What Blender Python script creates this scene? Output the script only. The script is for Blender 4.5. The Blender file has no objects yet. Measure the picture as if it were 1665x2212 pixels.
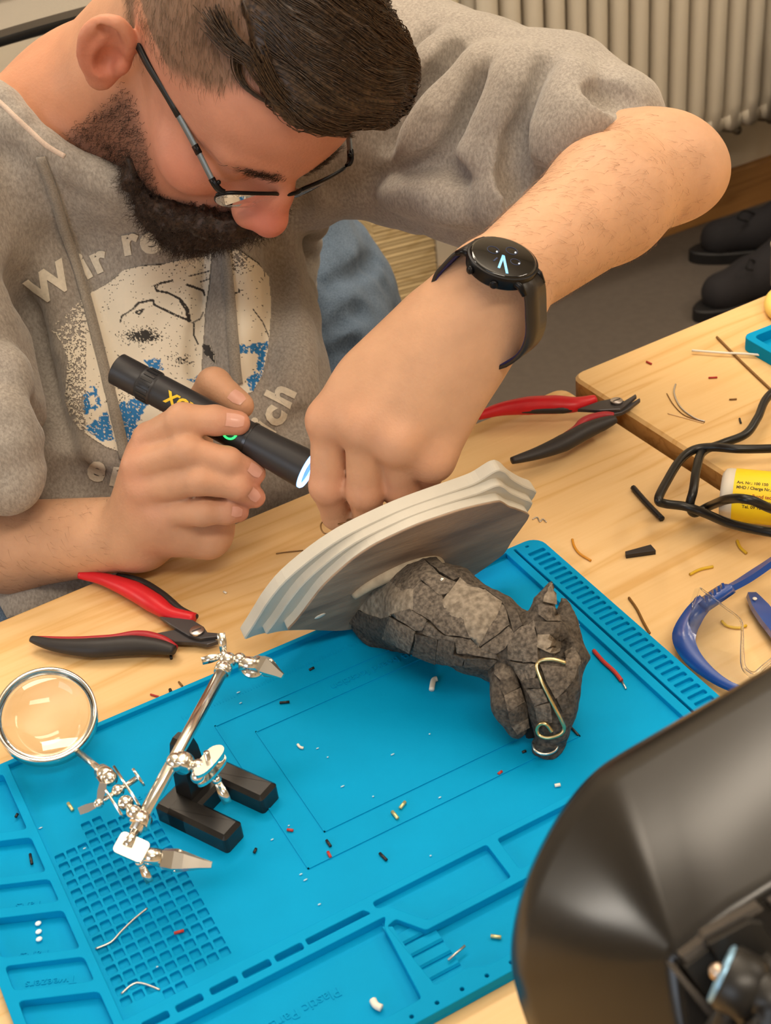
import bpy, bmesh, math, random
import numpy as np
from mathutils import Vector, Matrix
from mathutils.bvhtree import BVHTree
from mathutils import geometry as mgeo
random.seed(7); RNG = np.random.default_rng(7)
SC = bpy.context.scene; COL = SC.collection

# ------------------------------------------------------------------ camera
TZ = 0.75                                   # table top height
CAM = np.array([0.0, 0.0, TZ + 0.614])
FPX = 2993.0                                # focal length in pixels of a 1665 x 2212 frame
_p, _r, _t = math.radians(35.615), math.radians(-6.85), math.radians(24.6)
def _axes():
    fwd = np.array([0, math.cos(_p), -math.sin(_p)]); rt = np.array([1., 0, 0]); up = np.cross(rt, fwd)
    R = math.cos(_r) * rt + math.sin(_r) * up; U = -math.sin(_r) * rt + math.cos(_r) * up
    M = np.array([[math.cos(_t), math.sin(_t), 0], [-math.sin(_t), math.cos(_t), 0], [0, 0, 1]])
    return M @ R, M @ U, M @ fwd
RW, UW, FW = _axes()
def P(x, y, d):                             # point at depth d seen at photo position x, y
    return CAM + d * (FW + RW * (x - 832.5) / FPX - UW * (y - 1106) / FPX)
def Z(x, y, z=TZ):                          # point at height z seen at photo position x, y
    v = FW + RW * (x - 832.5) / FPX - UW * (y - 1106) / FPX
    return CAM + v * ((z - CAM[2]) / v[2])
def pix(p):
    q = np.asarray(p) - CAM; z = q @ FW
    return np.stack([832.5 + FPX * (q @ RW) / z, 1106 - FPX * (q @ UW) / z], -1)
cd = bpy.data.cameras.new('camera'); cam = bpy.data.objects.new('camera', cd); COL.objects.link(cam)
cd.sensor_fit = 'VERTICAL'; cd.sensor_height = 36.0; cd.lens = FPX / 2212 * 36.0
cam.matrix_world = Matrix(((RW[0], UW[0], -FW[0], CAM[0]), (RW[1], UW[1], -FW[1], CAM[1]), (RW[2], UW[2], -FW[2], CAM[2]), (0, 0, 0, 1)))
cd.clip_start = 0.02
cd.dof.use_dof = True; cd.dof.focus_distance = 0.93; cd.dof.aperture_fstop = 16.0
SC.camera = cam

# ------------------------------------------------------------------ world, lights, exposure
w = bpy.data.worlds.new('room_air'); SC.world = w; w.use_nodes = True
w.node_tree.nodes['Background'].inputs[0].default_value = (1.0, 0.90, 0.78, 1)
w.node_tree.nodes['Background'].inputs[1].default_value = 0.10
def area(name, loc, target, sx, sy, power, col):
    l = bpy.data.lights.new(name, 'AREA'); l.shape = 'RECTANGLE'; l.size = sx; l.size_y = sy; l.energy = power; l.color = col
    o = bpy.data.objects.new(name, l); COL.objects.link(o); o.location = loc
    o.rotation_euler = (Vector(target) - Vector(loc)).to_track_quat('-Z', 'Y').to_euler(); return o
area('ceiling_lamp_far', (0.6, 1.85, 2.75), (0.6, 1.5, 0), 1.6, 0.4, 30, (1.0, 0.86, 0.69))
area('ceiling_lamp_near', (0.1, -0.7, 2.75), (0.2, -0.4, 0), 1.3, 0.35, 32, (1.0, 0.86, 0.69))
area('ceiling_lamp_side', (2.6, 0.2, 2.75), (2.4, 0.3, 0), 1.3, 0.35, 24, (1.0, 0.86, 0.69))
area('ceiling_fill', (0.8, 0.9, 2.35), (0.8, 0.9, 2.85), 1.8, 1.2, 42, (1.0, 0.88, 0.74))  # added fill aimed upwards to brighten the ceiling, no fixture behind it
area('streak_light_left', (-1.9, 2.40, 1.55), (0.2, 0.5, 0.95), 0.28, 0.9, 20, (1.0, 0.93, 0.82))  # light added for the warm streak it reflects in the lamp shade
area('daylight_window', (-2.2, -0.6, 1.7), (0.2, 0.7, 0.8), 1.4, 1.2, 20, (0.72, 0.85, 1.0))
SC.view_settings.view_transform = 'Standard'; SC.view_settings.look = 'None'
SC.view_settings.gamma = 1.0; SC.view_settings.use_curve_mapping = False
SC.view_settings.exposure = -0.10

# ------------------------------------------------------------------ helpers: scene objects
def lin(h):
    if isinstance(h, str):
        h = h.lstrip('#'); c = [int(h[i:i + 2], 16) / 255 for i in (0, 2, 4)]
    else: c = [v / 255 for v in h]
    return tuple(((v / 12.92) if v <= 0.04045 else ((v + 0.055) / 1.055) ** 2.4) for v in c)
def empty(name, label, cat, loc=(0, 0, 0), group=None):
    o = bpy.data.objects.new(name, None); COL.objects.link(o); o.location = tuple(loc); o.empty_display_size = 0.02
    o['label'] = label; o['category'] = cat
    if group: o['group'] = group
    return o
def tag(o, label, cat, group=None):
    o['label'] = label; o['category'] = cat
    if group: o['group'] = group
    return o
def link(name, me, mat, parent=None, smooth=True, label=None):
    o = bpy.data.objects.new(name, me); COL.objects.link(o)
    if mat is not None:
        me.materials.clear(); me.materials.append(mat)
    if smooth is not None and len(me.polygons): me.polygons.foreach_set('use_smooth', [bool(smooth)] * len(me.polygons))
    if parent is not None:
        o.parent = parent; o.matrix_parent_inverse = Matrix.Translation(-Vector(world_loc(parent)))
    if label: o['label'] = label
    return o
def world_loc(o):
    v = Vector(o.location); 
    if o.parent is not None: v = Vector((0, 0, 0)) if o.type == 'MESH' else v
    return v
def obj(name, vf, mat, parent=None, smooth=True, label=None):
    me = bpy.data.meshes.new(name); v, f = vf
    me.from_pydata([tuple(map(float, p)) for p in v], [], [tuple(map(int, q)) for q in f]); me.update()
    return link(name, me, mat, parent, smooth, label)
def struct(name, vf, mat, smooth=False):
    o = obj(name, vf, mat, None, smooth); o['kind'] = 'structure'; return o
def autosmooth(o, ang=35):
    bm = bmesh.new(); bm.from_mesh(o.data); a = math.radians(ang)
    for e in bm.edges: e.smooth = not (len(e.link_faces) == 2 and e.calc_face_angle(0) > a)
    bm.to_mesh(o.data); bm.free(); return o
def npmesh(name, V, F, mat, parent=None, smooth=True, label=None):
    me = bpy.data.meshes.new(name); V = np.asarray(V, np.float32); F = np.asarray(F, np.int32); k = F.shape[1]
    me.vertices.add(len(V)); me.vertices.foreach_set('co', V.ravel())
    me.loops.add(F.size); me.loops.foreach_set('vertex_index', F.ravel())
    me.polygons.add(len(F)); me.polygons.foreach_set('loop_start', np.arange(0, F.size, k, dtype=np.int32))
    me.update(calc_edges=True); me.validate()
    return link(name, me, mat, parent, smooth, label)
def vcol(o, name, C):
    a = o.data.color_attributes.new(name, 'FLOAT_COLOR', 'POINT')
    a.data.foreach_set('color', np.concatenate([np.asarray(C, np.float32), np.ones((len(C), 1), np.float32)], 1).ravel())

# ------------------------------------------------------------------ helpers: shapes (vertices, faces)
def join(*vfs):
    V, F = [], []
    for v, f in vfs:
        n = len(V); V += [tuple(p) for p in v]; F += [tuple(i + n for i in q) for q in f]
    return V, F
def box(x0, x1, y0, y1, z0, z1):
    v = [(x, y, z) for x in (x0, x1) for y in (y0, y1) for z in (z0, z1)]
    return v, [(0, 1, 3, 2), (4, 6, 7, 5), (0, 4, 5, 1), (2, 3, 7, 6), (0, 2, 6, 4), (1, 5, 7, 3)]
def frame_of(d, ref=(0, 0, 1)):
    d = np.asarray(d, float); d = d / np.linalg.norm(d); r = np.asarray(ref, float)
    if abs(d @ r) > 0.98: r = np.array([1., 0, 0])
    u = np.cross(d, r); u /= np.linalg.norm(u); return d, u, np.cross(u, d)
def catmull(pts, n=8, closed=False):
    p = np.asarray(pts, float); m = len(p); out = []
    if m < 3 and not closed: return np.array([p[0] + (p[-1] - p[0]) * i / n for i in range(n + 1)])
    rng = range(m) if closed else range(m - 1)
    for i in rng:
        if closed: a, b, c, d = p[i - 1], p[i], p[(i + 1) % m], p[(i + 2) % m]
        else: a, b, c, d = p[max(i - 1, 0)], p[i], p[i + 1], p[min(i + 2, m - 1)]
        for j in range(n):
            t = j / n
            out.append(0.5 * ((2 * b) + (c - a) * t + (2 * a - 5 * b + 4 * c - d) * t * t + (3 * b - a - 3 * c + d) * t ** 3))
    if not closed: out.append(p[-1])
    return np.array(out)
def tube(pts, r, n=10, cap=True, ref=(0, 0, 1), sq=1.0, closed=False):   # r: number or list; sq flattens along the second axis
    p = np.asarray(pts, float); m = len(p)
    r = np.full(m, r, float) if np.isscalar(r) else np.interp(np.linspace(0, 1, m), np.linspace(0, 1, len(r)), r)
    T = np.gradient(p, axis=0) if not closed else np.roll(p, -1, 0) - np.roll(p, 1, 0)
    V, F = [], []; _, u, v = frame_of(T[0], ref)
    for i in range(m):
        t = T[i] / (np.linalg.norm(T[i]) + 1e-12); u = u - t * (u @ t); u /= np.linalg.norm(u) + 1e-12; v = np.cross(u, t)
        for k in range(n):
            a = 2 * math.pi * k / n; V.append(p[i] + r[i] * (math.cos(a) * u + sq * math.sin(a) * v))
    for i in range(m if closed else m - 1):
        j = (i + 1) % m
        for k in range(n):
            F.append((i * n + k, i * n + (k + 1) % n, j * n + (k + 1) % n, j * n + k))
    if cap and not closed:
        F.append(tuple(range(n - 1, -1, -1))); F.append(tuple((m - 1) * n + k for k in range(n)))
    return [tuple(q) for q in V], F
def ribbon(pts, wid, thick, ref=(0, 0, 1)):                               # flat rectangular-section sweep
    p = np.asarray(pts, float); m = len(p); T = np.gradient(p, axis=0)
    wid = np.full(m, wid, float) if np.isscalar(wid) else np.interp(np.linspace(0, 1, m), np.linspace(0, 1, len(wid)), wid)
    ref = np.asarray(ref, float); V, F = [], []
    for i in range(m):
        t = T[i] / np.linalg.norm(T[i]); rr = ref[i] if ref.ndim == 2 else ref
        u = np.cross(t, rr); u /= np.linalg.norm(u); v = np.cross(u, t); a = wid[i] / 2; b = thick / 2
        V += [tuple(p[i] + u * s + v * q) for s, q in ((-a, -b), (a, -b), (a, b), (-a, b))]
    for i in range(m - 1):
        for k in range(4): F.append((i * 4 + k, i * 4 + (k + 1) % 4, i * 4 + 4 + (k + 1) % 4, i * 4 + 4 + k))
    F += [(3, 2, 1, 0), tuple((m - 1) * 4 + k for k in range(4))]
    return V, F
def lathe(prof, a, d, n=24, ref=(0, 0, 1)):                               # profile [(distance along d, radius)] from point a
    d, u, v = frame_of(d, ref); a = np.asarray(a, float); V, F = [], []
    for s, r in prof:
        for k in range(n):
            t = 2 * math.pi * k / n; V.append(tuple(a + d * s + r * (math.cos(t) * u + math.sin(t) * v)))
    for i in range(len(prof) - 1):
        for k in range(n): F.append((i * n + k, i * n + n + k, i * n + n + (k + 1) % n, i * n + (k + 1) % n))
    F.append(tuple(range(n))); F.append(tuple((len(prof) - 1) * n + k for k in range(n - 1, -1, -1)))
    return V, F
def ball(c, r, n=12, m=8, ax=None):
    c = np.asarray(c, float); r = np.full(3, r, float) if np.isscalar(r) else np.asarray(r, float); A = np.eye(3) if ax is None else np.asarray(ax)
    V = [tuple(c + A.T @ (r * np.array([0, 0, 1.])))]; F = []
    for i in range(1, m):
        b = math.pi * i / m
        for k in range(n):
            t = 2 * math.pi * k / n; V.append(tuple(c + A.T @ (r * np.array([math.sin(b) * math.cos(t), math.sin(b) * math.sin(t), math.cos(b)]))))
    V.append(tuple(c - A.T @ (r * np.array([0, 0, 1.])))); L = len(V) - 1
    for k in range(n): F.append((0, 1 + k, 1 + (k + 1) % n))
    for i in range(m - 2):
        for k in range(n): F.append((1 + i * n + k, 1 + i * n + n + k, 1 + i * n + n + (k + 1) % n, 1 + i * n + (k + 1) % n))
    for k in range(n): F.append((L, 1 + (m - 2) * n + (k + 1) % n, 1 + (m - 2) * n + k))
    return V, F
def rrect(x0, x1, y0, y1, r, n=4):
    pts = []
    for cx, cy, a0 in ((x1 - r, y1 - r, 0), (x0 + r, y1 - r, 90), (x0 + r, y0 + r, 180), (x1 - r, y0 + r, 270)):
        for i in range(n + 1):
            a = math.radians(a0 + 90 * i / n); pts.append((cx + r * math.cos(a), cy + r * math.sin(a)))
    return pts
def rpoly(pts, r, n=3):                                                   # round the corners of a polygon
    out = []; m = len(pts)
    for i in range(m):
        a, b, c = (np.array(pts[(i + k) % m], float) for k in (-1, 0, 1)); u = a - b; v = c - b
        lu, lv = np.linalg.norm(u), np.linalg.norm(v); q = min(r, lu * .45, lv * .45); s, e = b + u / lu * q, b + v / lv * q
        for j in range(n + 1):
            t = j / n; out.append(tuple((1 - t) ** 2 * s + 2 * t * (1 - t) * b + t * t * e))
    return out
def prism(poly, z0, z1, bev=0.0):                                         # extrude a 2D polygon, optional chamfer on the top edge
    n = len(poly); V = [(x, y, z0) for x, y in poly]
    if bev > 0:
        V += [(x, y, z1 - bev) for x, y in poly]; c = np.array(poly); ins = []
        for i in range(n):
            a, b, d = c[i - 1], c[i], c[(i + 1) % n]; t = d - a; t = t / (np.linalg.norm(t) + 1e-12); ins.append(b + np.array([-t[1], t[0]]) * bev)
        V += [(p[0], p[1], z1) for p in ins]; L = 3
    else: V += [(x, y, z1) for x, y in poly]; L = 2
    F = [tuple(range(n - 1, -1, -1)), tuple((L - 1) * n + k for k in range(n))]
    for l in range(L - 1):
        for k in range(n): F.append((l * n + k, l * n + (k + 1) % n, l * n + n + (k + 1) % n, l * n + n + k))
    return V, F
def flat_holes(name, outer, holes, z0, z1, bev=0.0004):                   # slab with holes through it: 2D curve, filled and extruded
    cu = bpy.data.curves.new(name, 'CURVE'); cu.dimensions = '2D'; cu.fill_mode = 'BOTH'
    cu.extrude = (z1 - z0) / 2 - bev; cu.bevel_depth = bev; cu.bevel_resolution = 1; cu.offset = -bev
    for pl in [outer] + list(holes):
        s = cu.splines.new('POLY'); s.points.add(len(pl) - 1); s.use_cyclic_u = True
        for i, q in enumerate(pl): s.points[i].co = (q[0], q[1], 0, 1)
    o = bpy.data.objects.new(name, cu); COL.objects.link(o)
    dg = bpy.context.evaluated_depsgraph_get(); me = bpy.data.meshes.new_from_object(o.evaluated_get(dg)); me.name = name
    bpy.data.objects.remove(o); bpy.data.curves.remove(cu)
    me.transform(Matrix.Translation((0, 0, (z0 + z1) / 2))); return me
def text_mesh(s, size, bold=0.0, extrude=0.0, spacing=1.0):
    cu = bpy.data.curves.new('lettering', 'FONT'); cu.body = s; cu.size = size; cu.offset = bold; cu.extrude = extrude; cu.space_character = spacing; cu.resolution_u = 3
    o = bpy.data.objects.new('lettering', cu); COL.objects.link(o)
    dg = bpy.context.evaluated_depsgraph_get(); me = bpy.data.meshes.new_from_object(o.evaluated_get(dg))
    bpy.data.objects.remove(o); bpy.data.curves.remove(cu)
    v = np.array([q.co[:] for q in me.vertices]); f = [tuple(q.vertices) for q in me.polygons]; bpy.data.meshes.remove(me); return v, f

# ------------------------------------------------------------------ helpers: materials
MATS = {}
def mat(name, col, rough=0.5, metal=0.0, var=0.0, vscale=40, bump=0.0, bscale=300, spec=0.5, col2=None, coat=0.0, sss=0.0, trans=0.0, emit=None, estr=0.0, alpha=1.0, ior=1.45, stretch=None):
    if name in MATS: return MATS[name]
    m = bpy.data.materials.new(name); m.use_nodes = True; nt = m.node_tree; b = nt.nodes['Principled BSDF']; MATS[name] = m
    c = lin(col); b.inputs['Base Color'].default_value = (*c, 1); b.inputs['Roughness'].default_value = rough; b.inputs['Metallic'].default_value = metal
    b.inputs['Specular IOR Level'].default_value = spec; b.inputs['Coat Weight'].default_value = coat; b.inputs['IOR'].default_value = ior
    b.inputs['Transmission Weight'].default_value = trans
    if sss: b.inputs['Subsurface Weight'].default_value = sss; b.inputs['Subsurface Radius'].default_value = (1, .35, .2); b.inputs['Subsurface Scale'].default_value = 0.006
    if emit is not None: b.inputs['Emission Color'].default_value = (*lin(emit), 1); b.inputs['Emission Strength'].default_value = estr
    if var or bump:
        tc = nt.nodes.new('ShaderNodeTexCoord'); mp = nt.nodes.new('ShaderNodeMapping'); nt.links.new(tc.outputs['Object'], mp.inputs['Vector'])
        if stretch: mp.inputs['Scale'].default_value = stretch
    if var:
        n = nt.nodes.new('ShaderNodeTexNoise'); n.inputs['Scale'].default_value = vscale; n.inputs['Detail'].default_value = 5; nt.links.new(mp.outputs[0], n.inputs['Vector'])
        r = nt.nodes.new('ShaderNodeValToRGB'); nt.links.new(n.outputs['Fac'], r.inputs['Fac'])
        c2 = lin(col2) if col2 is not None else tuple(v * (1 - var) for v in c)
        r.color_ramp.elements[0].position = 0.35; r.color_ramp.elements[1].position = 0.65
        r.color_ramp.elements[0].color = (*c2, 1); r.color_ramp.elements[1].color = (*c, 1); nt.links.new(r.outputs[0], b.inputs['Base Color'])
    if bump:
        n = nt.nodes.new('ShaderNodeTexNoise'); n.inputs['Scale'].default_value = bscale; n.inputs['Detail'].default_value = 3; nt.links.new(mp.outputs[0], n.inputs['Vector'])
        bu = nt.nodes.new('ShaderNodeBump'); bu.inputs['Strength'].default_value = bump; bu.inputs['Distance'].default_value = 0.001
        nt.links.new(n.outputs['Fac'], bu.inputs['Height']); nt.links.new(bu.outputs[0], b.inputs['Normal'])
    return m
# ------------------------------------------------------------------ room shell
def wood(name, light, dark, ang=0.0, sc=(2.2, 26, 26), rough=0.42, fine=0.35, loc=(0, 0, 0)):
    m = bpy.data.materials.new(name); m.use_nodes = True; nt = m.node_tree; b = nt.nodes['Principled BSDF']; N = nt.nodes.new; Lk = nt.links.new
    tc = N('ShaderNodeTexCoord'); mp = N('ShaderNodeMapping'); Lk(tc.outputs['Object'], mp.inputs['Vector'])
    mp.inputs['Rotation'].default_value = (0, 0, -ang); mp.inputs['Location'].default_value = loc
    m2 = N('ShaderNodeMapping'); Lk(mp.outputs[0], m2.inputs['Vector']); m2.inputs['Scale'].default_value = sc
    n1 = N('ShaderNodeTexNoise'); n1.inputs['Scale'].default_value = 1.0; n1.inputs['Detail'].default_value = 3; n1.inputs['Distortion'].default_value = 0.6; Lk(m2.outputs[0], n1.inputs['Vector'])
    ml = N('ShaderNodeMath'); ml.operation = 'MULTIPLY'; ml.inputs[1].default_value = 9.0; Lk(n1.outputs['Fac'], ml.inputs[0])
    fr = N('ShaderNodeMath'); fr.operation = 'PINGPONG'; fr.inputs[1].default_value = 1.0; Lk(ml.outputs[0], fr.inputs[0])
    pw = N('ShaderNodeMath'); pw.operation = 'POWER'; pw.inputs[1].default_value = 3.0; Lk(fr.outputs[0], pw.inputs[0])
    m3 = N('ShaderNodeMapping'); Lk(mp.outputs[0], m3.inputs['Vector']); m3.inputs['Scale'].default_value = (14, 420, 200)
    n2 = N('ShaderNodeTexNoise'); n2.inputs['Scale'].default_value = 1.0; n2.inputs['Detail'].default_value = 3; Lk(m3.outputs[0], n2.inputs['Vector'])
    mm = N('ShaderNodeMix'); mm.data_type = 'FLOAT'; mm.inputs[0].default_value = fine; Lk(pw.outputs[0], mm.inputs[2]); Lk(n2.outputs['Fac'], mm.inputs[3])
    n3 = N('ShaderNodeTexNoise'); n3.inputs['Scale'].default_value = 6; n3.inputs['Detail'].default_value = 2; Lk(mp.outputs[0], n3.inputs['Vector'])
    r = N('ShaderNodeValToRGB'); Lk(mm.outputs[0], r.inputs['Fac']); r.color_ramp.elements[0].color = (*lin(light), 1); r.color_ramp.elements[1].color = (*lin(dark), 1)
    r.color_ramp.elements[0].position = 0.1; r.color_ramp.elements[1].position = 0.95
    hs = N('ShaderNodeHueSaturation'); Lk(r.outputs[0], hs.inputs['Color'])
    mr = N('ShaderNodeMapRange'); mr.inputs[1].default_value = .3; mr.inputs[2].default_value = .7; mr.inputs[3].default_value = .92; mr.inputs[4].default_value = 1.06; Lk(n3.outputs['Fac'], mr.inputs[0]); Lk(mr.outputs[0], hs.inputs['Value'])
    Lk(hs.outputs[0], b.inputs['Base Color']); b.inputs['Roughness'].default_value = rough; b.inputs['Specular IOR Level'].default_value = 0.35
    return m
TA = math.radians(2.4)                                   # the table edge runs 2.4 degrees off the mat
W_TABLE = wood('birch_tabletop', '#e6c28c', '#d5a868', TA)
W_TABLE2 = wood('birch_tabletop_second', '#e4bf85', '#d3a462', TA, loc=(3.1, 1.7, 0))
W_EDGE = wood('birch_edge', '#c79a5c', '#a87a40', TA, sc=(3, 30, 60))
W_BASE = wood('oak_baseboard', '#a97a45', '#8a5f33', 0, sc=(2, 20, 30), rough=.55)
M_WALL = mat('beige_wall_paint', '#d9cdb8', .85, var=.05, vscale=9, bump=.25, bscale=240, spec=.2)
M_FLOOR = mat('dark_grey_linoleum', '#5f5750', .55, var=.12, vscale=60, spec=.3)
M_RAD = mat('cream_radiator_enamel', '#d9cebb', .42, spec=.4)
M_CEIL = mat('white_ceiling', '#e8e2d6', .9)
WY = 2.30
_WL = 2.44
struct('floor', box(-2.6, 3.6, -2.2, WY + .3, -0.05, 0.0), M_FLOOR)
struct('wall_back', prism([(-2.6, _WL), (1.237, _WL), (1.237, WY), (3.6, WY), (3.6, WY + .3), (-2.6, WY + .3)], 0, 2.85), M_WALL)
struct('wall_left', box(-2.7, -2.6, -2.2, WY + .3, 0, 2.85), M_WALL)
struct('wall_front', box(-2.7, 3.7, -2.3, -2.2, 0, 2.85), M_WALL)
struct('wall_right', box(3.6, 3.7, -2.2, WY + .12, 0, 2.85), M_WALL)
struct('ceiling', box(-2.6, 3.7, -2.2, WY + .12, 2.85, 2.95), M_CEIL)
struct('baseboard_back', prism([(1.24, WY - .022), (3.6, WY - .022), (3.6, WY + .001), (1.24, WY + .001)], 0, .1, .003), W_BASE)

# post of rough-sawn timber standing against the wall: ridged by the saw
post = empty('timber_post', 'rough-sawn pale timber post with saw ridges standing against the wall', 'post', (1.13, 2.245, 0))
W_POST = wood('rough_sawn_timber', '#d6bf92', '#b79b6a', 0, sc=(6, 6, 26), rough=.85, fine=.5)
def sawn_post(x0, x1, y0, y1, z1, pitch=.0085):
    V, F = [], []; n = int(z1 / pitch) * 2
    for i in range(n + 1):
        z = z1 * i / n; e = (.0014 if i % 2 else 0) + .0006 * math.sin(i * 1.7); sk = .012 * (x1 - x0)
        V += [(x0 + e, y1, z), (x0 + e, y0 + e, z + sk * 3), (x1 - e, y0 + e, z - sk * 3), (x1 - e, y1, z)]
    for i in range(n):
        for k in range(3): F.append((i * 4 + k, i * 4 + k + 1, i * 4 + 5 + k, i * 4 + 4 + k))
        F.append((i * 4 + 3, i * 4, i * 4 + 4, i * 4 + 7))
    F += [(0, 3, 2, 1)[::-1], (n * 4, n * 4 + 1, n * 4 + 2, n * 4 + 3)[::-1]]
    return V, F
_pl = Z(826, 712, 0); _pr = Z(932, 668, 0)
obj('shaft', sawn_post(_pl[0], 1.233, _pl[1] - .005, _WL - .002, .46), W_POST, post, False)

# ------------------------------------------------------------------ radiator: sections of round columns
rad = empty('radiator', 'cream sectional column radiator hanging on the wall', 'radiator', (1.7, 2.2, .3))
_n = 0
RX0, RP = 1.30, 0.0475
RZ0, RZ1 = .255, .90
def rad_section(x):
    a = []
    for y in (2.155, 2.215, 2.262):
        h = .0190 if y < 2.2 else .015
        z = [RZ0 + .012, RZ0 + .03, RZ0 + .07, RZ1 - .07, RZ1 - .03, RZ1 - .01]
        a.append(tube([(x, 2.20 + (y - 2.2) * (.55 if i in (0, 5) else (.85 if i in (1, 4) else 1)), q) for i, q in enumerate(z)], [.013, .02, h, h, .02, .013], 10))
    a.append(tube([(x, 2.145, RZ0 + .03), (x, 2.275, RZ0 + .03)], .021, 12)); a.append(tube([(x, 2.145, RZ1 - .03), (x, 2.275, RZ1 - .03)], .021, 12))
    return join(*a)
_sec = None
for i in range(24):
    if _sec is None: _sec = obj('section', rad_section(RX0), M_RAD, rad)
    else:
        c = _sec.copy(); COL.objects.link(c); c.location.x += RP * i
obj('header_pipe', join(tube([(RX0 - .02, 2.21, RZ0 + .03), (RX0 + RP * 23 + .02, 2.21, RZ0 + .03)], .017, 12), tube([(RX0 - .02, 2.21, RZ1 - .03), (RX0 + RP * 23 + .02, 2.21, RZ1 - .03)], .017, 12)), M_RAD, rad)
obj('supply_pipe', tube([(1.262, 2.20, .10), (1.262, 2.20, 1.2)], .007, 10), mat('pipe_enamel', '#d8ccae', .5), rad)
for x, y in ((1572, 298), (1627, 268)):
    p = Z(x, y, .21); p = np.array([p[0], 2.20, .235])
    obj('bracket_bolt', join(tube([p + [-.05, .09, -.002], p], .006, 8), ball(p, .010)), mat('dull_steel', '#8d867a', .4, 1.0), rad)

# ------------------------------------------------------------------ two tables pushed together
def t2w(x, y):                                           # table coordinates (x along the edge, y away from the camera) to world
    return (0.572 + x * math.cos(TA) - y * math.sin(TA), 0.850 + x * math.sin(TA) + y * math.cos(TA))
def table(name, label, x0, x1, y0, ztop, matl, leg_x):
    t = empty(name, label, 'table', (*t2w((x0 + x1) / 2, y0 / 2), 0))
    pl = [t2w(*q) for q in rrect(x0, x1, y0, 0, .012, 4)]
    o = obj('tabletop', prism(pl, ztop - .026, ztop, .0025), matl, t, False)
    o.data.materials.append(W_EDGE)
    n = o.data.polygons[:] 
    for f in n:
        if abs(f.normal.z) < .3: f.material_index = 1
    ap = []
    obj('apron', join(*[prism([t2w(a, b), t2w(c, b), t2w(c, d), t2w(a, d)], ztop - .1, ztop - .026) for a, b, c, d in
        ((x0 + .06, -.08, x1 - .06, -.06), (x0 + .06, y0 + .06, x1 - .06, y0 + .08))]), W_EDGE, t, False)
    for lx in leg_x:
        for ly in (-.09, y0 + .09):
            obj('leg', prism([t2w(lx + a, ly + b) for a, b in ((-.025, -.025), (.025, -.025), (.025, .025), (-.025, .025))], 0, ztop - .026), W_EDGE, t, False)
    return t
T2Z = TZ + .008
table('work_table', 'light birch work table under the blue mat and the pliers', -1.55, -.004, -.76, TZ, W_TABLE, (-1.3, -.25))
table('second_table', 'light birch second table set slightly higher, with cables and flux bottle', .003, 1.6, -.76, T2Z, W_TABLE2, (.25, 1.4))
# ------------------------------------------------------------------ blue silicone repair mat
M_MAT = mat('blue_silicone', '#0094c9', .6, var=.05, vscale=25, spec=.08, bump=.05, bscale=900)
mt = empty('repair_mat', 'bright blue silicone repair mat with pockets and magnet slots on the table', 'work mat', (.2, .53, TZ))
X0, X1, Y0, Y1 = -.0178, .4272, .3795, .6772
XI, XR = .0317, .398                                       # inner edge of the left pocket column, and of the right strip
YU, YL = .4612, .4445                                      # slotted bar above the lower trays
outer = rrect(X0, X1, Y0, Y1, .011, 5)
def pocket(name, outer, holes, z0, z1, bev=.0004, smooth=False):
    return link(name, flat_holes(name, outer, holes, z0, z1, bev), M_MAT, mt, smooth)
pocket('base_sheet', outer, [], TZ + .0002, TZ + .0026)
# work surface with the grid of little square wells
wells = []
for i in range(9):
    top, bot = (.5865, .4725) if i < 3 else (.6015, .4655) if i < 5 else (.594, .4725)
    for j in range(20):
        y = .6015 - .0075 * j
        if y > top + .001 or y < bot: continue
        x = .0370 + .0070 * i
        wells.append(rrect(x - .0027, x + .0027, y - .0029, y + .0029, .0006, 1))
pocket('work_surface', [(XI - .001, YU - .001), (XR + .001, YU - .001), (XR + .001, Y1 - .002), (XI - .001, Y1 - .002)], wells, TZ + .0024, TZ + .0046, .0003)
# raised rim: frame with pockets, slots and trays cut through it
HZ = TZ + .0085
holes = [[(XI, YU), (XR, YU), (XR, .6735), (XI, .6735)]]
def slant(y, s): return y + s
def lp(ytr, ybr, sl, x0=-.0119, x1=.0266):                # slanted pocket in the left column
    d = sl * (x1 - x0); return rpoly([(x1, ytr), (x0, ytr + d), (x0, ybr + d), (x1, ybr)], .003, 3)
SL = .455
for a, b in ((.668, .6150), (.6076, .5774), (.5713, .5528), (.5455, .5158), (.5097, .4919), (.4844, .4450), (.437, .400)):
    if a == .668: holes.append(rpoly([(.0266, .668), (-.0119, .670), (-.0119, .6325), (.0266, .6150)], .003))
    else: holes.append(lp(a, b, SL))
for a, b in ((.0386, .0532), (.0573, .0719), (.0763, .0914), (.0947, .1105), (.1134, .1294)):
    holes.append(rrect(a, b, .4497, .4545, .0014, 3))
holes.append(rpoly([(.1320, .4548), (.1668, .4548), (.1690, .4517), (.1690, .4506), (.1320, .4506)], .001))
holes.append(rpoly([(.1735, .4566), (.2462, .4566), (.2455, .4300), (.1930, .4300), (.1795, .4500), (.1735, .4515)], .002))
holes.append(rpoly([(.2533, .4566), (.3850, .4566), (.3850, .4320), (.2524, .4320)], .002))
ridge_low = [(.0380, .4447), (.1753, .4450), (.1884, .4258), (.3950, .4258)]
holes.append(rpoly([(.038, .4447), (.1753, .4447), (.1710, .4385), (.1665, .3905), (.038, .3905)], .002))
holes.append(rpoly([(.1890, .4250), (.392, .4250), (.392, .3890), (.2040, .3890), (.1958, .3935), (.1762, .3935), (.1730, .4385), (.1790, .4400)], .0015))
holes.append(rrect(.4043, .4062, .386, .6735, .0006, 1))   # long groove beside the right strip
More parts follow.
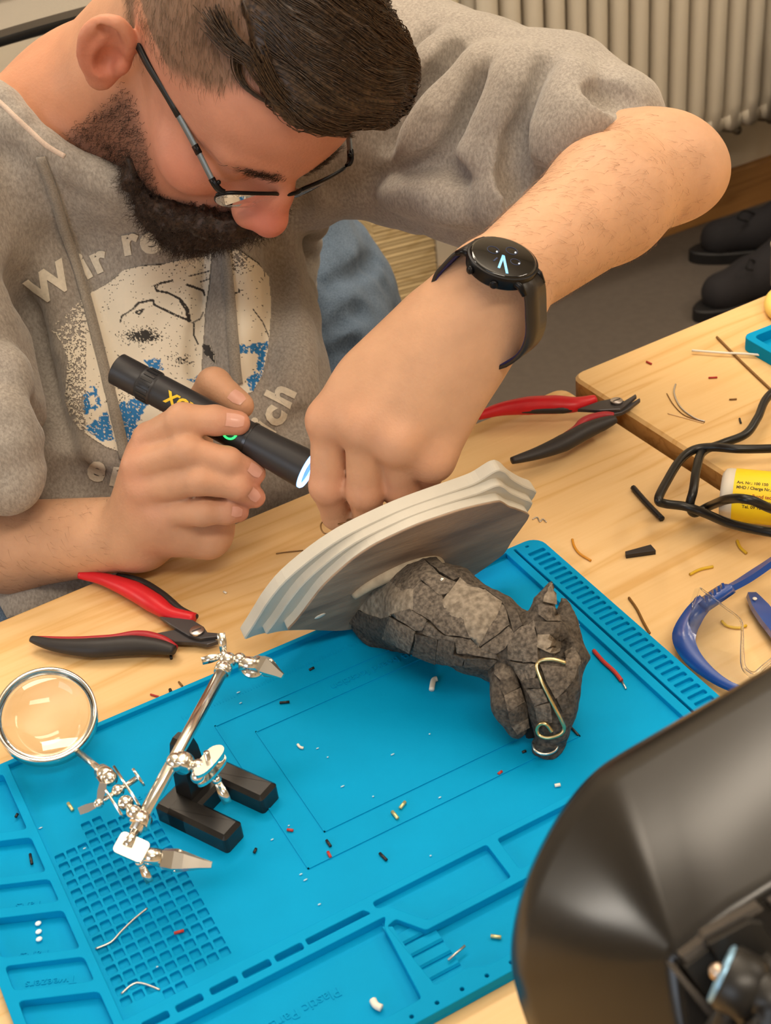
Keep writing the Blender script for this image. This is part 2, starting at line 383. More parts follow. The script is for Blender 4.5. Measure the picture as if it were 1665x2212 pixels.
for i in range(33):
    y = .6648 - i * .00655
    if y < .40: break
    holes.append(rrect(.4100, .4232, y - .0048, y - .0010, .0010, 2))
for x in (.1571, .1718, .1865, .2012, .2159, .2306): holes.append(rrect(x - .0011, x + .0011, .3830, .3852, .0010, 3))
holes.append(rrect(.4130, .4158, .6702, .6722, .0009, 3))
pocket('raised_rim', outer, holes, TZ + .0025, HZ, .0005)
# shallow floors of the shallower trays, the slots and the strip
fl = []
for a, b in ((.6076, .5774), (.5713, .5528), (.5097, .4919)): fl.append(prism(lp(a + .001, b - .001, SL, -.0125, .0272), TZ + .0024, TZ + (.0046 if b in (.5528, .4919) else .0032)))
fl.append(prism(rrect(.4090, .4242, .39, .667, .001), TZ + .0024, TZ + .0058))
fl.append(prism([(.1725, .431), (.386, .431), (.386, .458), (.1725, .458)], TZ + .0024, TZ + .0040))
for q_ in fl: obj('tray_floor', q_, M_MAT, mt, False)
# five raised steps in the lower tray
st = []
for i in range(5):
    y = .4345 - i * .0088
    o = obj('step', prism([(.1745 - i * .0003, y - .0078), (.1950, y - .0078), (.1950, y), (.1745 - i * .0003, y)], TZ + .0024, TZ + .0050 - .0002 * i, .0012), M_MAT, mt, False)
obj('step', prism([(.1715, .4400), (.1745, .4370), (.1735, .3930), (.1695, .3930)], TZ + .0024, TZ + .0078, .0008), M_MAT, mt, False)
# thin ribs that outline the board location, and a rule beside them
def rib(pts, w_=.0009, z0=TZ + .0045, z1=TZ + .0053):
    a = []
    for p, q in zip(pts[:-1], pts[1:]):
        p = np.array(p); q = np.array(q); t = (q - p) / np.linalg.norm(q - p); n = np.array([-t[1], t[0]]) * w_ / 2; p = p - t * w_ / 2; q = q + t * w_ / 2
        a.append(prism([tuple(p - n), tuple(q - n), tuple(q + n), tuple(p + n)], z0, z1))
    return join(*a)
obj('outline_rib', join(rib([(.1552, .6343), (.3390, .6343), (.3390, .4993), (.1552, .4993), (.1552, .6343)]), rib([(.1749, .6149), (.3195, .6149), (.3195, .5183), (.1749, .5183), (.1749, .6149)], .0008)), M_MAT, mt, False)
rule = [prism([(.14 + i * .002, .652), (.1405 + i * .002, .652), (.1405 + i * .002, .652 + (.004 if i % 5 == 0 else .0025)), (.14 + i * .002, .652 + (.004 if i % 5 == 0 else .0025))], TZ + .0045, TZ + .0048) for i in range(110)]
o = obj('ruler_mark', join(*rule), M_MAT, mt, False); o['kind'] = 'stuff'
def emboss(s, size, x, y, z, rot=math.pi, hh=.0005):
    v, f = text_mesh(s, size, 0.0, hh); c, s_ = math.cos(rot), math.sin(rot)
    return [(x + c * p[0] - s_ * p[1], y + s_ * p[0] + c * p[1], z + p[2]) for p in v], f
for q_ in (emboss('PCB board location', .0085, .300, .6265, TZ + .0046), emboss('Tweezers', .007, .020, .5030, TZ + .0046, math.pi - .43),
    emboss('Parts', .007, .018, .5620, TZ + .0046, math.pi - .43), emboss('Plastic Parts', .0085, .135, .4235, TZ + .0026), emboss('small parts', .006, .108, .605, TZ + .0046), emboss('Parts', .008, .012, .5290, TZ + .0026, math.pi - .43)): obj('embossed_lettering', q_, M_MAT, mt, False)
# ------------------------------------------------------------------ implicit surfaces: smooth unions meshed by surface nets
class Sdf:
    def __init__(self): self.ops = []; self.post = []
    def _add(self, kind, fn, lo, hi, k): self.ops.append((kind, fn, np.array(lo, float), np.array(hi, float), k)); return self
    def cone(self, a, b, ra, rb, k=.01, kind='u'):
        a = np.array(a, float); b = np.array(b, float); ab = b - a; L2 = ab @ ab + 1e-12; m = max(ra, rb)
        def fn(p):
            q = p - a; t = np.clip(q @ ab / L2, 0, 1); return np.sqrt(((q - t[:, None] * ab) ** 2).sum(1)) - (ra + (rb - ra) * t)
        return self._add(kind, fn, np.minimum(a, b) - m, np.maximum(a, b) + m, k)
    def chain(self, pts, rs, k=.01, kind='u', kin=None):
        for i in range(len(pts) - 1): self.cone(pts[i], pts[i + 1], rs[i], rs[i + 1], k if i == 0 or kin is None else kin, kind)
        return self
    def ell(self, c, r, A=None, k=.01, kind='u'):            # A rows: axes
        c = np.array(c, float); r = np.array(r, float); A = np.eye(3) if A is None else np.array(A, float); m = np.sqrt(((A * r[:, None]) ** 2).sum(0))
        def fn(p):
            q = (p - c) @ A.T; k0 = np.sqrt(((q / r) ** 2).sum(1)); k1 = np.sqrt(((q / r ** 2) ** 2).sum(1)) + 1e-9
            return np.where(k0 < 1e-6, -r.min(), k0 * (k0 - 1) / k1)
        return self._add(kind, fn, c - m, c + m, k)
    def flat(self, a, b, ra, rb, n, fl, k=.01, kind='u'):      # capsule flattened along direction n by factor fl
        a = np.array(a, float); b = np.array(b, float); n = np.array(n, float); n /= np.linalg.norm(n); ab = b - a; m = max(ra, rb)
        S = np.eye(3) + (1 / fl - 1) * np.outer(n, n); a2 = S @ a; b2 = S @ b; ab2 = b2 - a2; L2 = ab2 @ ab2 + 1e-12
        def fn(p):
            q = p @ S.T - a2; t = np.clip(q @ ab2 / L2, 0, 1); g = q - t[:, None] * ab2
            l = np.sqrt((g ** 2).sum(1)); d = l - (ra + (rb - ra) * t); gn = np.abs(g @ n) / (l + 1e-9)
            return d * (1 - gn + gn * fl)
        return self._add(kind, fn, np.minimum(a, b) - m, np.maximum(a, b) + m, k)
    def __call__(self, p):
        d = np.full(len(p), .05); M = .042
        plo, phi = p.min(0), p.max(0)
        for kind, fn, lo, hi, k in self.ops:
            if (plo > hi + M).any() or (phi < lo - M).any(): continue
            s = ((p > lo - M) & (p < hi + M)).all(1)
            if not s.any(): continue
            q = fn(p[s]); a = d[s]
            if kind == 'u':
                h = np.clip(.5 + .5 * (a - q) / k, 0, 1); d[s] = a * (1 - h) + q * h - k * h * (1 - h)
            elif kind == 's':
                h = np.clip(.5 - .5 * (a + q) / k, 0, 1); d[s] = a * (1 - h) - q * h + k * h * (1 - h)
        for f in self.post: d = f(p, d)
        return d
    def bounds(self):
        u = [o for o in self.ops if o[0] == 'u']; return np.min([o[2] for o in u], 0) - .01, np.max([o[3] for o in u], 0) + .01
def mesh_sdf(fn, lo, hi, h, blk=12):
    lo = np.array(lo, float); n = np.ceil((np.array(hi) - lo) / (h * blk)).astype(int)
    B = np.stack(np.meshgrid(*[np.arange(i) for i in n], indexing='ij'), -1).reshape(-1, 3)
    cen = lo + (B + .5) * blk * h; lim = .87 * blk * h + .006; keep = np.zeros(len(B), bool)
    for i in range(0, len(B), 4000): keep[i:i + 4000] = np.abs(fn(cen[i:i + 4000])) < lim
    B = B[keep]; N = n * blk + 2; g = np.stack(np.meshgrid(*[np.arange(blk + 1)] * 3, indexing='ij'), -1)
    ids, pos, sgn = [], [], []; E = [(0, 1), (2, 3), (4, 5), (6, 7), (0, 2), (1, 3), (4, 6), (5, 7), (0, 4), (1, 5), (2, 6), (3, 7)]
    offs = np.array([(a, b, c) for a in (0, 1) for b in (0, 1) for c in (0, 1)])
    for s in range(0, len(B), 64):
        b = B[s:s + 64]; G = b[:, None, None, None, :] * blk + g; v = fn((lo + G.reshape(-1, 3) * h)).reshape(G.shape[:4])
        c = np.stack([v[:, a:blk + a, e:blk + e, q:blk + q] for a, e, q in offs], -1); neg = c < 0; act = neg.any(-1) & ~neg.all(-1)
        if not act.any(): continue
        c = c[act]; cell = (G[:, :blk, :blk, :blk])[act]; acc = np.zeros((len(c), 3)); cnt = np.zeros(len(c))
        for a, e in E:
            m = (c[:, a] < 0) != (c[:, e] < 0); t = c[m, a] / (c[m, a] - c[m, e]); acc[m] += offs[a] + t[:, None] * (offs[e] - offs[a]); cnt[m] += 1
        pos.append(lo + (cell + acc / cnt[:, None]) * h); ids.append((cell[:, 0] * N[1] + cell[:, 1]) * N[2] + cell[:, 2]); sgn.append(c[:, [0, 4, 2, 1]] < 0)
    ids = np.concatenate(ids); pos = np.concatenate(pos); sgn = np.concatenate(sgn)
    o = np.argsort(ids); ids = ids[o]; pos = pos[o]; sgn = sgn[o]; st = (N[1] * N[2], N[2], 1); F = []
    def find(k):
        i = np.clip(np.searchsorted(ids, k), 0, len(ids) - 1); return np.where(ids[i] == k, i, -1)
    for ax in range(3):
        m = sgn[:, 0] != sgn[:, ax + 1]; k = ids[m]; u, w_ = st[(ax + 1) % 3], st[(ax + 2) % 3]
        q = np.stack([find(k), find(k - u), find(k - u - w_), find(k - w_)], 1); ok = (q >= 0).all(1); fl = sgn[m, 0][ok]; q = q[ok]
        q[~fl] = q[~fl][:, ::-1]; F.append(q)
    return pos, np.concatenate(F)
def relax(V, F, it=2, lam=.5):
    e = np.concatenate([F[:, [0, 1]], F[:, [1, 2]], F[:, [2, 3]], F[:, [3, 0]]])
    for _ in range(it):
        acc = np.zeros_like(V); cnt = np.zeros(len(V))
        for c in range(3): acc[:, c] = np.bincount(e[:, 0], V[e[:, 1], c], len(V)) + np.bincount(e[:, 1], V[e[:, 0], c], len(V))
        cnt = np.bincount(e[:, 0], minlength=len(V)) + np.bincount(e[:, 1], minlength=len(V)); V = V + lam * (acc / np.maximum(cnt, 1)[:, None] - V)
    return V
_hs = RNG.integers(0, 1 << 30, 4096)
def vnoise(p, s):                                            # value noise in -1..1
    p = np.asarray(p) * s; i = np.floor(p).astype(np.int64); f = p - i; f = f * f * (3 - 2 * f); r = 0
    for a in (0, 1):
        for b in (0, 1):
            for c in (0, 1):
                k = ((i[:, 0] + a) * 73856093) ^ ((i[:, 1] + b) * 19349663) ^ ((i[:, 2] + c) * 83492791); v = (_hs[k & 4095] & 0xffff) / 32767.5 - 1
                r = r + v * np.where(a, f[:, 0], 1 - f[:, 0]) * np.where(b, f[:, 1], 1 - f[:, 1]) * np.where(c, f[:, 2], 1 - f[:, 2])
    return r
def bvh(V, F): return BVHTree.FromPolygons([tuple(p) for p in V], [tuple(map(int, q)) for q in F])
def hit(tree, x, y):
    d = FW + RW * (x - 832.5) / FPX - UW * (y - 1106) / FPX
    r = tree.ray_cast(Vector(CAM), Vector(d)); return (np.array(r[0]), np.array(r[1])) if r[0] is not None else (None, None)
# ------------------------------------------------------------------ the man: one continuous skin
HP = np.array([.3300, .9053, 1.0755])
HA = np.array([[-.9688, -.1944, .1536], [-.0070, -.5980, -.8015], [.2476, -.7776, .5780]])     # his right, forward, up
HA[1] /= np.linalg.norm(HA[1]); HA[0] = np.cross(HA[1], HA[2]); HA[0] /= np.linalg.norm(HA[0]); HA[2] = np.cross(HA[0], HA[1])
def H(x, y, z): return HP + (np.array([x, y, z], float) / 1000) @ HA
def Hl(p): return (np.asarray(p) - HP) @ HA.T * 1000
def mm(*a): return [v / 1000 for v in a]
B = Sdf()
B.ell(H(0, -4, 50), mm(73, 96, 80), HA, .01)
B.ell(H(0, 40, -8), mm(58, 54, 78), HA, .02)
B.ell(H(0, 38, -64), mm(52, 48, 40), HA, .022)
B.ell(H(0, 82, -96), mm(24, 20, 17), HA, .015)
B.ell(H(0, 60, 56), mm(56, 36, 44), HA, .02)
for s in (-1, 1):
    B.ell(H(s * 43, 64, -12), mm(20, 22, 20), HA, .02)
    B.cone(H(s * 8, 90, 33), H(s * 40, 79, 36), .0110, .009, .012)
    B.ell(H(s * 31, 100, 13), mm(16, 13, 10), HA, .010, 's')
    B.ell(H(s * 30, 80, 13), mm(15, 11.5, 12), HA, .004)
B.chain([H(0, 90, 28), H(0, 103, 9), H(0, 114, -10)], mm(8.5, 10, 12), .008)
B.ell(H(0, 95, -8), mm(18, 16, 22), HA, .010)
B.ell(H(0, 116, -14), mm(12, 11.5, 11.5), HA, .006)
for s in (-1, 1): B.ell(H(s * 13, 105, -19), mm(9, 12, 9), HA, .006)
B.ell(H(0, 92, -50), mm(28, 14, 16), HA, .012)
def ear(s):
    up = np.array([0, -.22, .975]); out = np.array([s * .80, -.55, -.05]); out /= np.linalg.norm(out); nor = np.cross(up, out) * s; 
    def E(a, u, n=0): 
        q = np.array([s * 70., -4, -1]) + up * u + out * a + nor * n; return H(*q)
    A = np.stack([up @ HA, out @ HA, nor @ HA]); A /= np.linalg.norm(A, axis=1)[:, None]; A[1] -= A[0] * (A[0] @ A[1]); A[1] /= np.linalg.norm(A[1]); A[2] = np.cross(A[0], A[1])
    B.ell(E(13, 2, 0), mm(30, 17, 5), A, .006)
    hel = [E(2, 10, 3), E(4, 24, 4), E(14, 33, 4), E(25, 27, 3.5), E(30, 12, 3), E(27, -6, 3), E(20, -18, 2)]
    B.chain([tuple(p) for p in catmull(hel, 4)], np.interp(np.linspace(0, 1, 25), [0, .3, 1], mm(3.2, 4.2, 3.6)), .003)
    ah = [E(20, 20, 3), E(22, 6, 4), E(19, -9, 4), E(12, -15, 4)]
    B.chain([tuple(p) for p in catmull(ah, 4)], [.0032] * 13, .003)
    B.ell(E(11, -22, 1), mm(11, 9, 5), A, .005)
    B.ell(E(11, 1, 7), mm(12, 8.5, 8.5), A, .004, 's'); B.ell(E(19, 27, 6), mm(4, 7, 4), A, .003, 's')
    B.ell(E(2, -2, 3), mm(8, 5, 5), A, .004)
ear(1); ear(-1)
# neck, trapezius, trunk under the clothes
NB = P(215, 265, 1.075)
SHR, SHL = P(-185, 420, 1.03), P(880, 225, 1.135)
B.cone(H(0, -28, -25), NB, .060, .064, .02); B.cone(H(0, 10, -60), NB + (0, -.01, -.01), .045, .05, .02)
B.cone(NB, SHR, .058, .05, .03); B.cone(NB, SHL, .055, .05, .03)
PEL = np.array([.43, 1.27, .64]); CH = np.array([.30, 1.08, .93])
B.cone(NB, CH, .06, .085, .03); B.cone(CH, PEL, .085, .10, .04)
# left arm, raised over the plaque
ELL, WRL = P(1428, 362, .985), P(1083, 606, .862)
B.cone(SHL, ELL, .040, .037, .02)
B.cone(ELL, P(1310, 432, .945), .0375, .0415, .015); B.cone(P(1310, 432, .945), WRL, .0415, .0290, .012)
B.ell(P(1500, 372, .985), (.018, .018, .018), None, .03)
def finger(pts, rs, k=.0035):
    q = [P(*a) for a in pts]; f = Sdf(); f.chain(q, rs, .002)
    for c, r in zip(q[1:-1], rs[1:-1]): f.ell(c, [r * 1.04] * 3, None, .003)
    B._add('u', f, *f.bounds(), k)
LM = [(712, 908, .885), (786, 916, .868), (862, 952, .866), (932, 988, .878)]
nL = -(P(850, 900, .86) - CAM) / np.linalg.norm(P(850, 900, .86) - CAM)
for (x, y, d), k in zip(LM, (.022, .022, .022, .02)):
    B.flat(P(1060, 640, .866), P(x, y, d), .0290, .0150, nL, .8, .012)
B.flat(P(960, 740, .872), P(840, 850, .878), .034, .034, nL, .45, .02)
for x, y, d in LM: B.ell(P(x, y + 4, d - .003), (.0108, .0108, .0108), None, .012)
finger([LM[0], (708, 1050, .899), (728, 1112, .925), (765, 1140, .950)], mm(12.2, 11.8, 10, 8))
finger([LM[1], (787, 1062, .890), (796, 1122, .918), (815, 1140, .945)], mm(12, 11.6, 9.8, 8))
finger([LM[2], (866, 1052, .893), (868, 1100, .920), (872, 1115, .945)], mm(11.6, 11, 9.4, 8))
finger([LM[3], (922, 1022, .897), (902, 1040, .925), (885, 1050, .945)], mm(11, 10, 8.6, 7.5))
finger([(880, 760, .90), (775, 880, .935), (745, 985, .955), (770, 1085, .962)], mm(15, 13, 11.5, 9), .015)
# right arm and the hand round the torch
DD = .020
ELR, WRR = P(-230, 1130, 1.13), P(298, 1150, .985 + DD)
B.cone(SHR, ELR, .052, .042, .02); B.cone(ELR, P(20, 1178, 1.06), .042, .0345, .015); B.cone(P(20, 1178, 1.06), WRR, .0345, .0265, .012)
def q(x, y, d): return (x, y, d + DD)
RM = [q(325, 950, .942), q(300, 1006, .940), q(312, 1058, .942), q(345, 1106, .948)]
vR = (P(400, 1050, .96) - CAM) / np.linalg.norm(P(400, 1050, .96) - CAM)
for m in RM: B.cone(P(*m), WRR, .0118, .024, .009)
B.cone(P(*q(360, 985, .968)), P(*q(392, 1115, .968)), .027, .027, .015)
B.cone(P(*q(375, 1110, .965)), P(*q(450, 1158, .966)), .026, .017, .012)
B.cone(P(*q(420, 1030, .985)), P(*q(450, 1120, .975)), .022, .018, .012)
finger([RM[0], q(394, 908, .915), q(465, 908, .918), q(514, 914, .920)], mm(12.2, 11.4, 9.8, 8.6))
finger([RM[1], q(402, 974, .912), q(492, 996, .919), q(550, 1022, .932)], mm(11.6, 10.6, 9.4, 8.0))
finger([RM[2], q(428, 1036, .916), q(512, 1050, .924), q(550, 1074, .936)], mm(11.2, 10.4, 9.2, 7.8))
finger([RM[3], q(438, 1104, .930), q(488, 1104, .934), q(515, 1106, .940)], mm(11.4, 10, 8.8, 7.5))
finger([q(400, 1010, .985), q(420, 905, .985), q(462, 832, .966), q(520, 876, .948)], mm(17, 14, 12.2, 9.6), .012)
_lo, _hi = B.bounds(); BV, BF = mesh_sdf(B, _lo, _hi, .0020); BV = relax(BV, BF, 2)
# knuckle creases, veins: fine relief pushed into the surface; colour of the skin itself
person = empty('person', 'bearded man in glasses and grey printed hoodie, leaning over the table with a torch', 'person', (.43, 1.25, 0))
def skin_mat():
    m = bpy.data.materials.new('skin'); m.use_nodes = True; nt = m.node_tree; b = nt.nodes['Principled BSDF']; N = nt.nodes.new; Lk = nt.links.new
    at = N('ShaderNodeAttribute'); at.attribute_name = 'tone'; tc = N('ShaderNodeTexCoord')
    n1 = N('ShaderNodeTexNoise'); n1.inputs['Scale'].default_value = 55; n1.inputs['Detail'].default_value = 4; Lk(tc.outputs['Object'], n1.inputs['Vector'])
    mr = N('ShaderNodeMapRange'); mr.inputs[1].default_value = .3; mr.inputs[2].default_value = .7; mr.inputs[3].default_value = .93; mr.inputs[4].default_value = 1.05; Lk(n1.outputs['Fac'], mr.inputs[0])
    hs = N('ShaderNodeHueSaturation'); Lk(at.outputs['Color'], hs.inputs['Color']); Lk(mr.outputs[0], hs.inputs['Value']); Lk(hs.outputs[0], b.inputs['Base Color'])
    b.inputs['Roughness'].default_value = .52; b.inputs['Specular IOR Level'].default_value = .35
    b.inputs['Subsurface Weight'].default_value = .18; b.inputs['Subsurface Radius'].default_value = (1, .35, .2); b.inputs['Subsurface Scale'].default_value = .006
    n2 = N('ShaderNodeTexNoise'); n2.inputs['Scale'].default_value = 900; n2.inputs['Detail'].default_value = 2; Lk(tc.outputs['Object'], n2.inputs['Vector'])
    n3 = N('ShaderNodeTexVoronoi'); n3.inputs['Scale'].default_value = 420; Lk(tc.outputs['Object'], n3.inputs['Vector'])
    ad = N('ShaderNodeMath'); Lk(n2.outputs['Fac'], ad.inputs[0]); Lk(n3.outputs['Distance'], ad.inputs[1])
    bu = N('ShaderNodeBump'); bu.inputs['Strength'].default_value = .12; bu.inputs['Distance'].default_value = .001; Lk(ad.outputs[0], bu.inputs['Height']); Lk(bu.outputs[0], b.inputs['Normal'])
    return m
M_SKIN = skin_mat()
body = npmesh('body', BV, BF, M_SKIN, person)
def sm(a, b, x): t = np.clip((x - a) / (b - a), 0, 1); return t * t * (3 - 2 * t)
def blob(p, c, r): return np.exp(-((p - np.asarray(c)) ** 2).sum(1) / (2 * r * r))
BN = np.zeros(len(BV) * 3, np.float32); body.data.vertices.foreach_get('normal', BN); BN = BN.reshape(-1, 3).astype(float)
L = Hl(BV); inhead = (np.abs(L[:, 0]) < 100) & (L[:, 1] > -110) & (L[:, 1] < 140) & (L[:, 2] > -135) & (L[:, 2] < 150)
base = np.array(lin('#cda07f')); tone = np.tile(base, (len(BV), 1))
def mixc(w, col): 
    global tone; tone = tone * (1 - w[:, None]) + np.array(lin(col)) * w[:, None]
wf = sm(-40, 30, L[:, 1]) * inhead
mixc(.75 * wf, '#c38370')                                        # ruddier face
mixc(np.clip(blob(L, (0, 118, -18), 14) + .8 * blob(L, (0, 106, 0), 12) + .45 * blob(L, (46, 70, -12), 20), 0, 1) * .75, '#c9695d')
mixc(np.clip(1.2 * blob(L, (82, -14, 0), 26), 0, 1) * (L[:, 0] > 66) * .6, '#cf6f5e')
mixc(.7 * np.clip(1.3 * blob(BV, NB, .10), 0, 1), '#c28264')
for a in RM + LM: mixc(.35 * blob(BV, P(*a), .011), '#c97b66')
for a in ((708, 1050, .899), (787, 1062, .890), (866, 1052, .893), (922, 1022, .897)): mixc(.4 * blob(BV, P(*a), .010), '#c0705e')
for a in ((775, 1135, .94), (515, 912, .938), (550, 1022, .95), (552, 1074, .955), (515, 1106, .958)): mixc(.45 * blob(BV, P(*a), .010), '#c97a6c')
mixc(.25 * blob(BV, P(480, 1010, .93), .06), '#c98a76')
# hair areas: mask of the beard, of the short sides, of the brows, in head coordinates
def beard_mask(L):
    x, y, z = np.abs(L[:, 0]), L[:, 1], L[:, 2]
    jaw = sm(-26, -50, z - .0 * y) * sm(92, 60, y + 0) * sm(48 + 0, 28, y - (-z - 30) * .9) * sm(-8, 6, y)         # sideburn down to the jaw angle
    low = sm(-58, -72, z + .16 * (y - 40)) * sm(10, 30, y)
    mou = sm(-26, -34, z) * sm(88, 96, y) * sm(42, 30, x)
    return np.clip(np.maximum(np.maximum(jaw, low), mou), 0, 1) * sm(-118, -110, z)
def side_mask(L):
    x, y, z = np.abs(L[:, 0]), L[:, 1], L[:, 2]
    return sm(24, 44, z - .95 * np.clip(y - 12, 0, 60)) * sm(58, 44, y - .10 * (z - 60)) * sm(24, 44, z) + sm(10, -25, y) * sm(-20, 5, z + .4 * np.clip(y, -60, 0)) * 1.0
bm_ = beard_mask(L) * inhead; sd_ = np.clip(side_mask(L), 0, 1) * inhead * (1 - sm(68, 71, np.abs(L[:, 0])) * (L[:, 1] < 24) * (L[:, 2] < 46))
mixc(.68 * bm_, '#4a352d'); mixc(.80 * sd_, '#6e5a48')
bw = np.zeros(len(BV))
for s in (-1, 1):
    for t in np.linspace(0, 1, 9): bw = np.maximum(bw, blob(L, (s * (11 + 36 * t), 97 - 17 * t * t, 34 + 7 * t - 5 * t * t), 3.2 - 1.2 * t))
mixc(.45 * np.clip(bw * 1.2, 0, 1) * inhead, '#5b4236')
mixc(1.0 * np.clip(3 * blob(BV, P(137, 104, .955), .0016), 0, 1), '#5a3628')
vcol(body, 'tone', tone)
BT = bvh(BV, BF)
# finger nails
M_NAIL = mat('finger_nail', '#d5a18f', .34, coat=.15)
def nail(x, y, ang, w_, l_):
    p, n = hit(BT, x, y)
    if p is None: return
    t = RW * math.cos(ang) - UW * math.sin(ang); t = t - n * (t @ n); t /= np.linalg.norm(t); u = np.cross(n, t); V, F = [], []
    for i in range(7):
        for j in range(5):
            a = -1 + 2 * i / 6; c = -1 + 2 * j / 4; e = 1 - .25 * max(0, a) ** 2 * c * c
            q_ = p + t * a * l_ / 2 + u * c * w_ / 2 * (1 - .12 * abs(a)) * e; r = BT.find_nearest(Vector(q_)); q_ = np.array(r[0]) + np.array(r[1]) * .0005; V.append(q_)
    for i in range(6):
        for j in range(4): F.append((i * 5 + j, i * 5 + 5 + j, i * 5 + 6 + j, i * 5 + 1 + j))
    obj('finger_nail', (V, F), M_NAIL, body, True)
nail(508, 908, .05, .0105, .0125); nail(551, 1016, .45, .0085, .011); nail(549, 1070, .55, .0085, .0105); nail(512, 1106, .1, .0075, .0095); nail(512, 858, .75, .0105, .0125)

# fine hair on the forearms
_fc = BV[BF].mean(1); _fn = BN[BF[:, 0]]; _pj = []
def _near(a, b): 
    ab = b - a; t = np.clip(((_fc - a) @ ab) / (ab @ ab), 0, 1); return np.where((t > .04) & (t < .98), 1.0, 0) * (np.linalg.norm(_fc - a - t[:, None] * ab, axis=1) < .055)
# ------------------------------------------------------------------ hair, beard and brows
M_HAIR = mat('dark_brown_hair', '#57422f', .40, var=.4, vscale=420, spec=.5, col2='#2c211a')
M_HAIRS = mat('short_brown_hair', '#7a634d', .5, var=.35, vscale=300, spec=.35)
M_BEARD = mat('dark_beard', '#46342a', .5, var=.4, vscale=420, spec=.4, col2='#211916')
def strands(paths, r, n=3, taper=.25):
    V, F = [], []; base = 0
    for p in paths:
        m = len(p); T = np.gradient(p, axis=0); T /= np.linalg.norm(T, axis=1)[:, None] + 1e-12
        u = np.cross(T, [.31, .53, .79]); u /= np.linalg.norm(u, axis=1)[:, None] + 1e-12; v = np.cross(T, u)
        rr = (r if np.isscalar(r) else r[len(V) % len(r)]) * np.linspace(1, taper, m)
        a = 2 * math.pi * np.arange(n) / n; ring = p[:, None] + rr[:, None, None] * (np.cos(a)[None, :, None] * u[:, None] + np.sin(a)[None, :, None] * v[:, None]); V.append(ring.reshape(-1, 3))
        i = np.arange(m - 1)[:, None] * n; k = np.arange(n)[None]; k2 = (k + 1) % n
        F.append((np.stack([i + k, i + k2, i + n + k2, i + n + k], -1) + base).reshape(-1, 4)); base += m * n
    return np.concatenate(V), np.concatenate(F)
TOP = Sdf()
TOP.ell(H(-4, 6, 76), mm(66, 93, 67), HA, .01)
TOP.ell(H(-20, 62, 98), mm(52, 38, 30), HA, .02); TOP.ell(H(-34, 82, 92), mm(34, 16, 14), HA, .012); TOP.ell(H(2, 80, 100), mm(28, 16, 13), HA, .012)
def top_cut(p, d):
    l = Hl(p); 
    c1 = (97 - (95 - l[:, 1]) * .16 - .10 * np.abs(l[:, 0] + 20)) - l[:, 2] - 6 * vnoise(l, .05)
    c2 = l[:, 0] - 47 + .04 * np.clip(40 - l[:, 1], 0, 200) - .25 * (l[:, 2] - 110)
    lock = .0022 * vnoise(np.stack([l[:, 0] * .25 + l[:, 1] * .45, l[:, 1] * .5 + l[:, 0] * .85, l[:, 2]], 1), .07) + .0012 * vnoise(np.stack([l[:, 0] * .2 + l[:, 1] * .4, l[:, 1] * .6 + l[:, 0] * 1.0, l[:, 2]], 1), .19)
    return np.maximum(d + lock, np.maximum(c1, c2) / 1000)
TOP.post.append(top_cut)
_lo, _hi = TOP.bounds(); HV, HF = mesh_sdf(TOP, _lo, _hi, .003); HV = relax(HV, HF, 1)
hair = npmesh('hair', HV, HF, M_HAIR, person)
HT = bvh(HV, HF)
def flow(l):                                                # direction the top hair is combed, in head coordinates
    n = np.stack([vnoise(l, .045), vnoise(l + 77, .045), vnoise(l + 31, .06)], 1)
    return np.stack([-1.0 + 0 * l[:, 0], .62 + .004 * l[:, 0], -.1 + 0 * l[:, 0]], 1) + np.array([.35, .75, .2]) * n
ctr = HV[HF].mean(1); lf = Hl(ctr); ok = np.where((lf[:, 2] > 70) & (lf[:, 1] > -60))[0]
paths = []
for i in RNG.choice(ok, 4200):
    p = ctr[i].copy() + RNG.normal(size=3) * .0012; Ls = RNG.uniform(.018, .05); m = 8; q_ = [p]; off = RNG.uniform(.0002, .0022); ph = RNG.uniform(0, 6)
    for j in range(m - 1):
        dv = flow(Hl(p)[None])[0] @ HA; dv = dv / np.linalg.norm(dv); p = p + dv * Ls / m; r = HT.find_nearest(Vector(p)); nn = np.array(r[1]); p = np.array(r[0]) + nn * off * (1 + .3 * math.sin(ph + j))
        q_.append(p)
    paths.append(np.array(q_))
V, F = strands(paths, .00042); o = npmesh('hair_strand', V, F, M_HAIR, hair); o['kind'] = 'stuff'
# loose locks over the forehead, each a bundle
def lock(pts, n, spread, r=.0004):
    c = catmull(pts, 5); out = []
    for _ in range(n):
        s = RNG.normal(size=3) * spread; e = RNG.normal(size=3) * spread * .5; t = np.linspace(0, 1, len(c))[:, None]; out.append(c + s * (1 - t) + e * t)
    return out
def onhead(x, y, off=.003):
    p, n = hit(BT, x, y); return p + n * off
lk = lock([onhead(520, 92, .008), onhead(512, 128, .004), onhead(516, 160, .002), onhead(534, 190, .002), onhead(566, 212, .003), onhead(610, 226, .008)], 40, .0016)
lk += lock([onhead(490, 92, .004), onhead(520, 118, .002), onhead(556, 150, .002), onhead(600, 190, .006)], 12, .0008)
lk += lock([onhead(470, 40, .006), onhead(500, 85, .006), onhead(545, 125, .008), onhead(590, 180, .010)], 120, .004)
lk += lock([onhead(615, 235, .005), onhead(650, 268, .003), onhead(695, 285, .003), onhead(735, 285, .004)], 10, .0006)
lk += lock([onhead(560, 120, .012), onhead(590, 180, .010), onhead(630, 225, .009), onhead(690, 262, .008), onhead(735, 270, .010)], 90, .0035)
V, F = strands(lk, .00038); o = npmesh('hair_lock', V, F, M_HAIR, hair); o['kind'] = 'stuff'
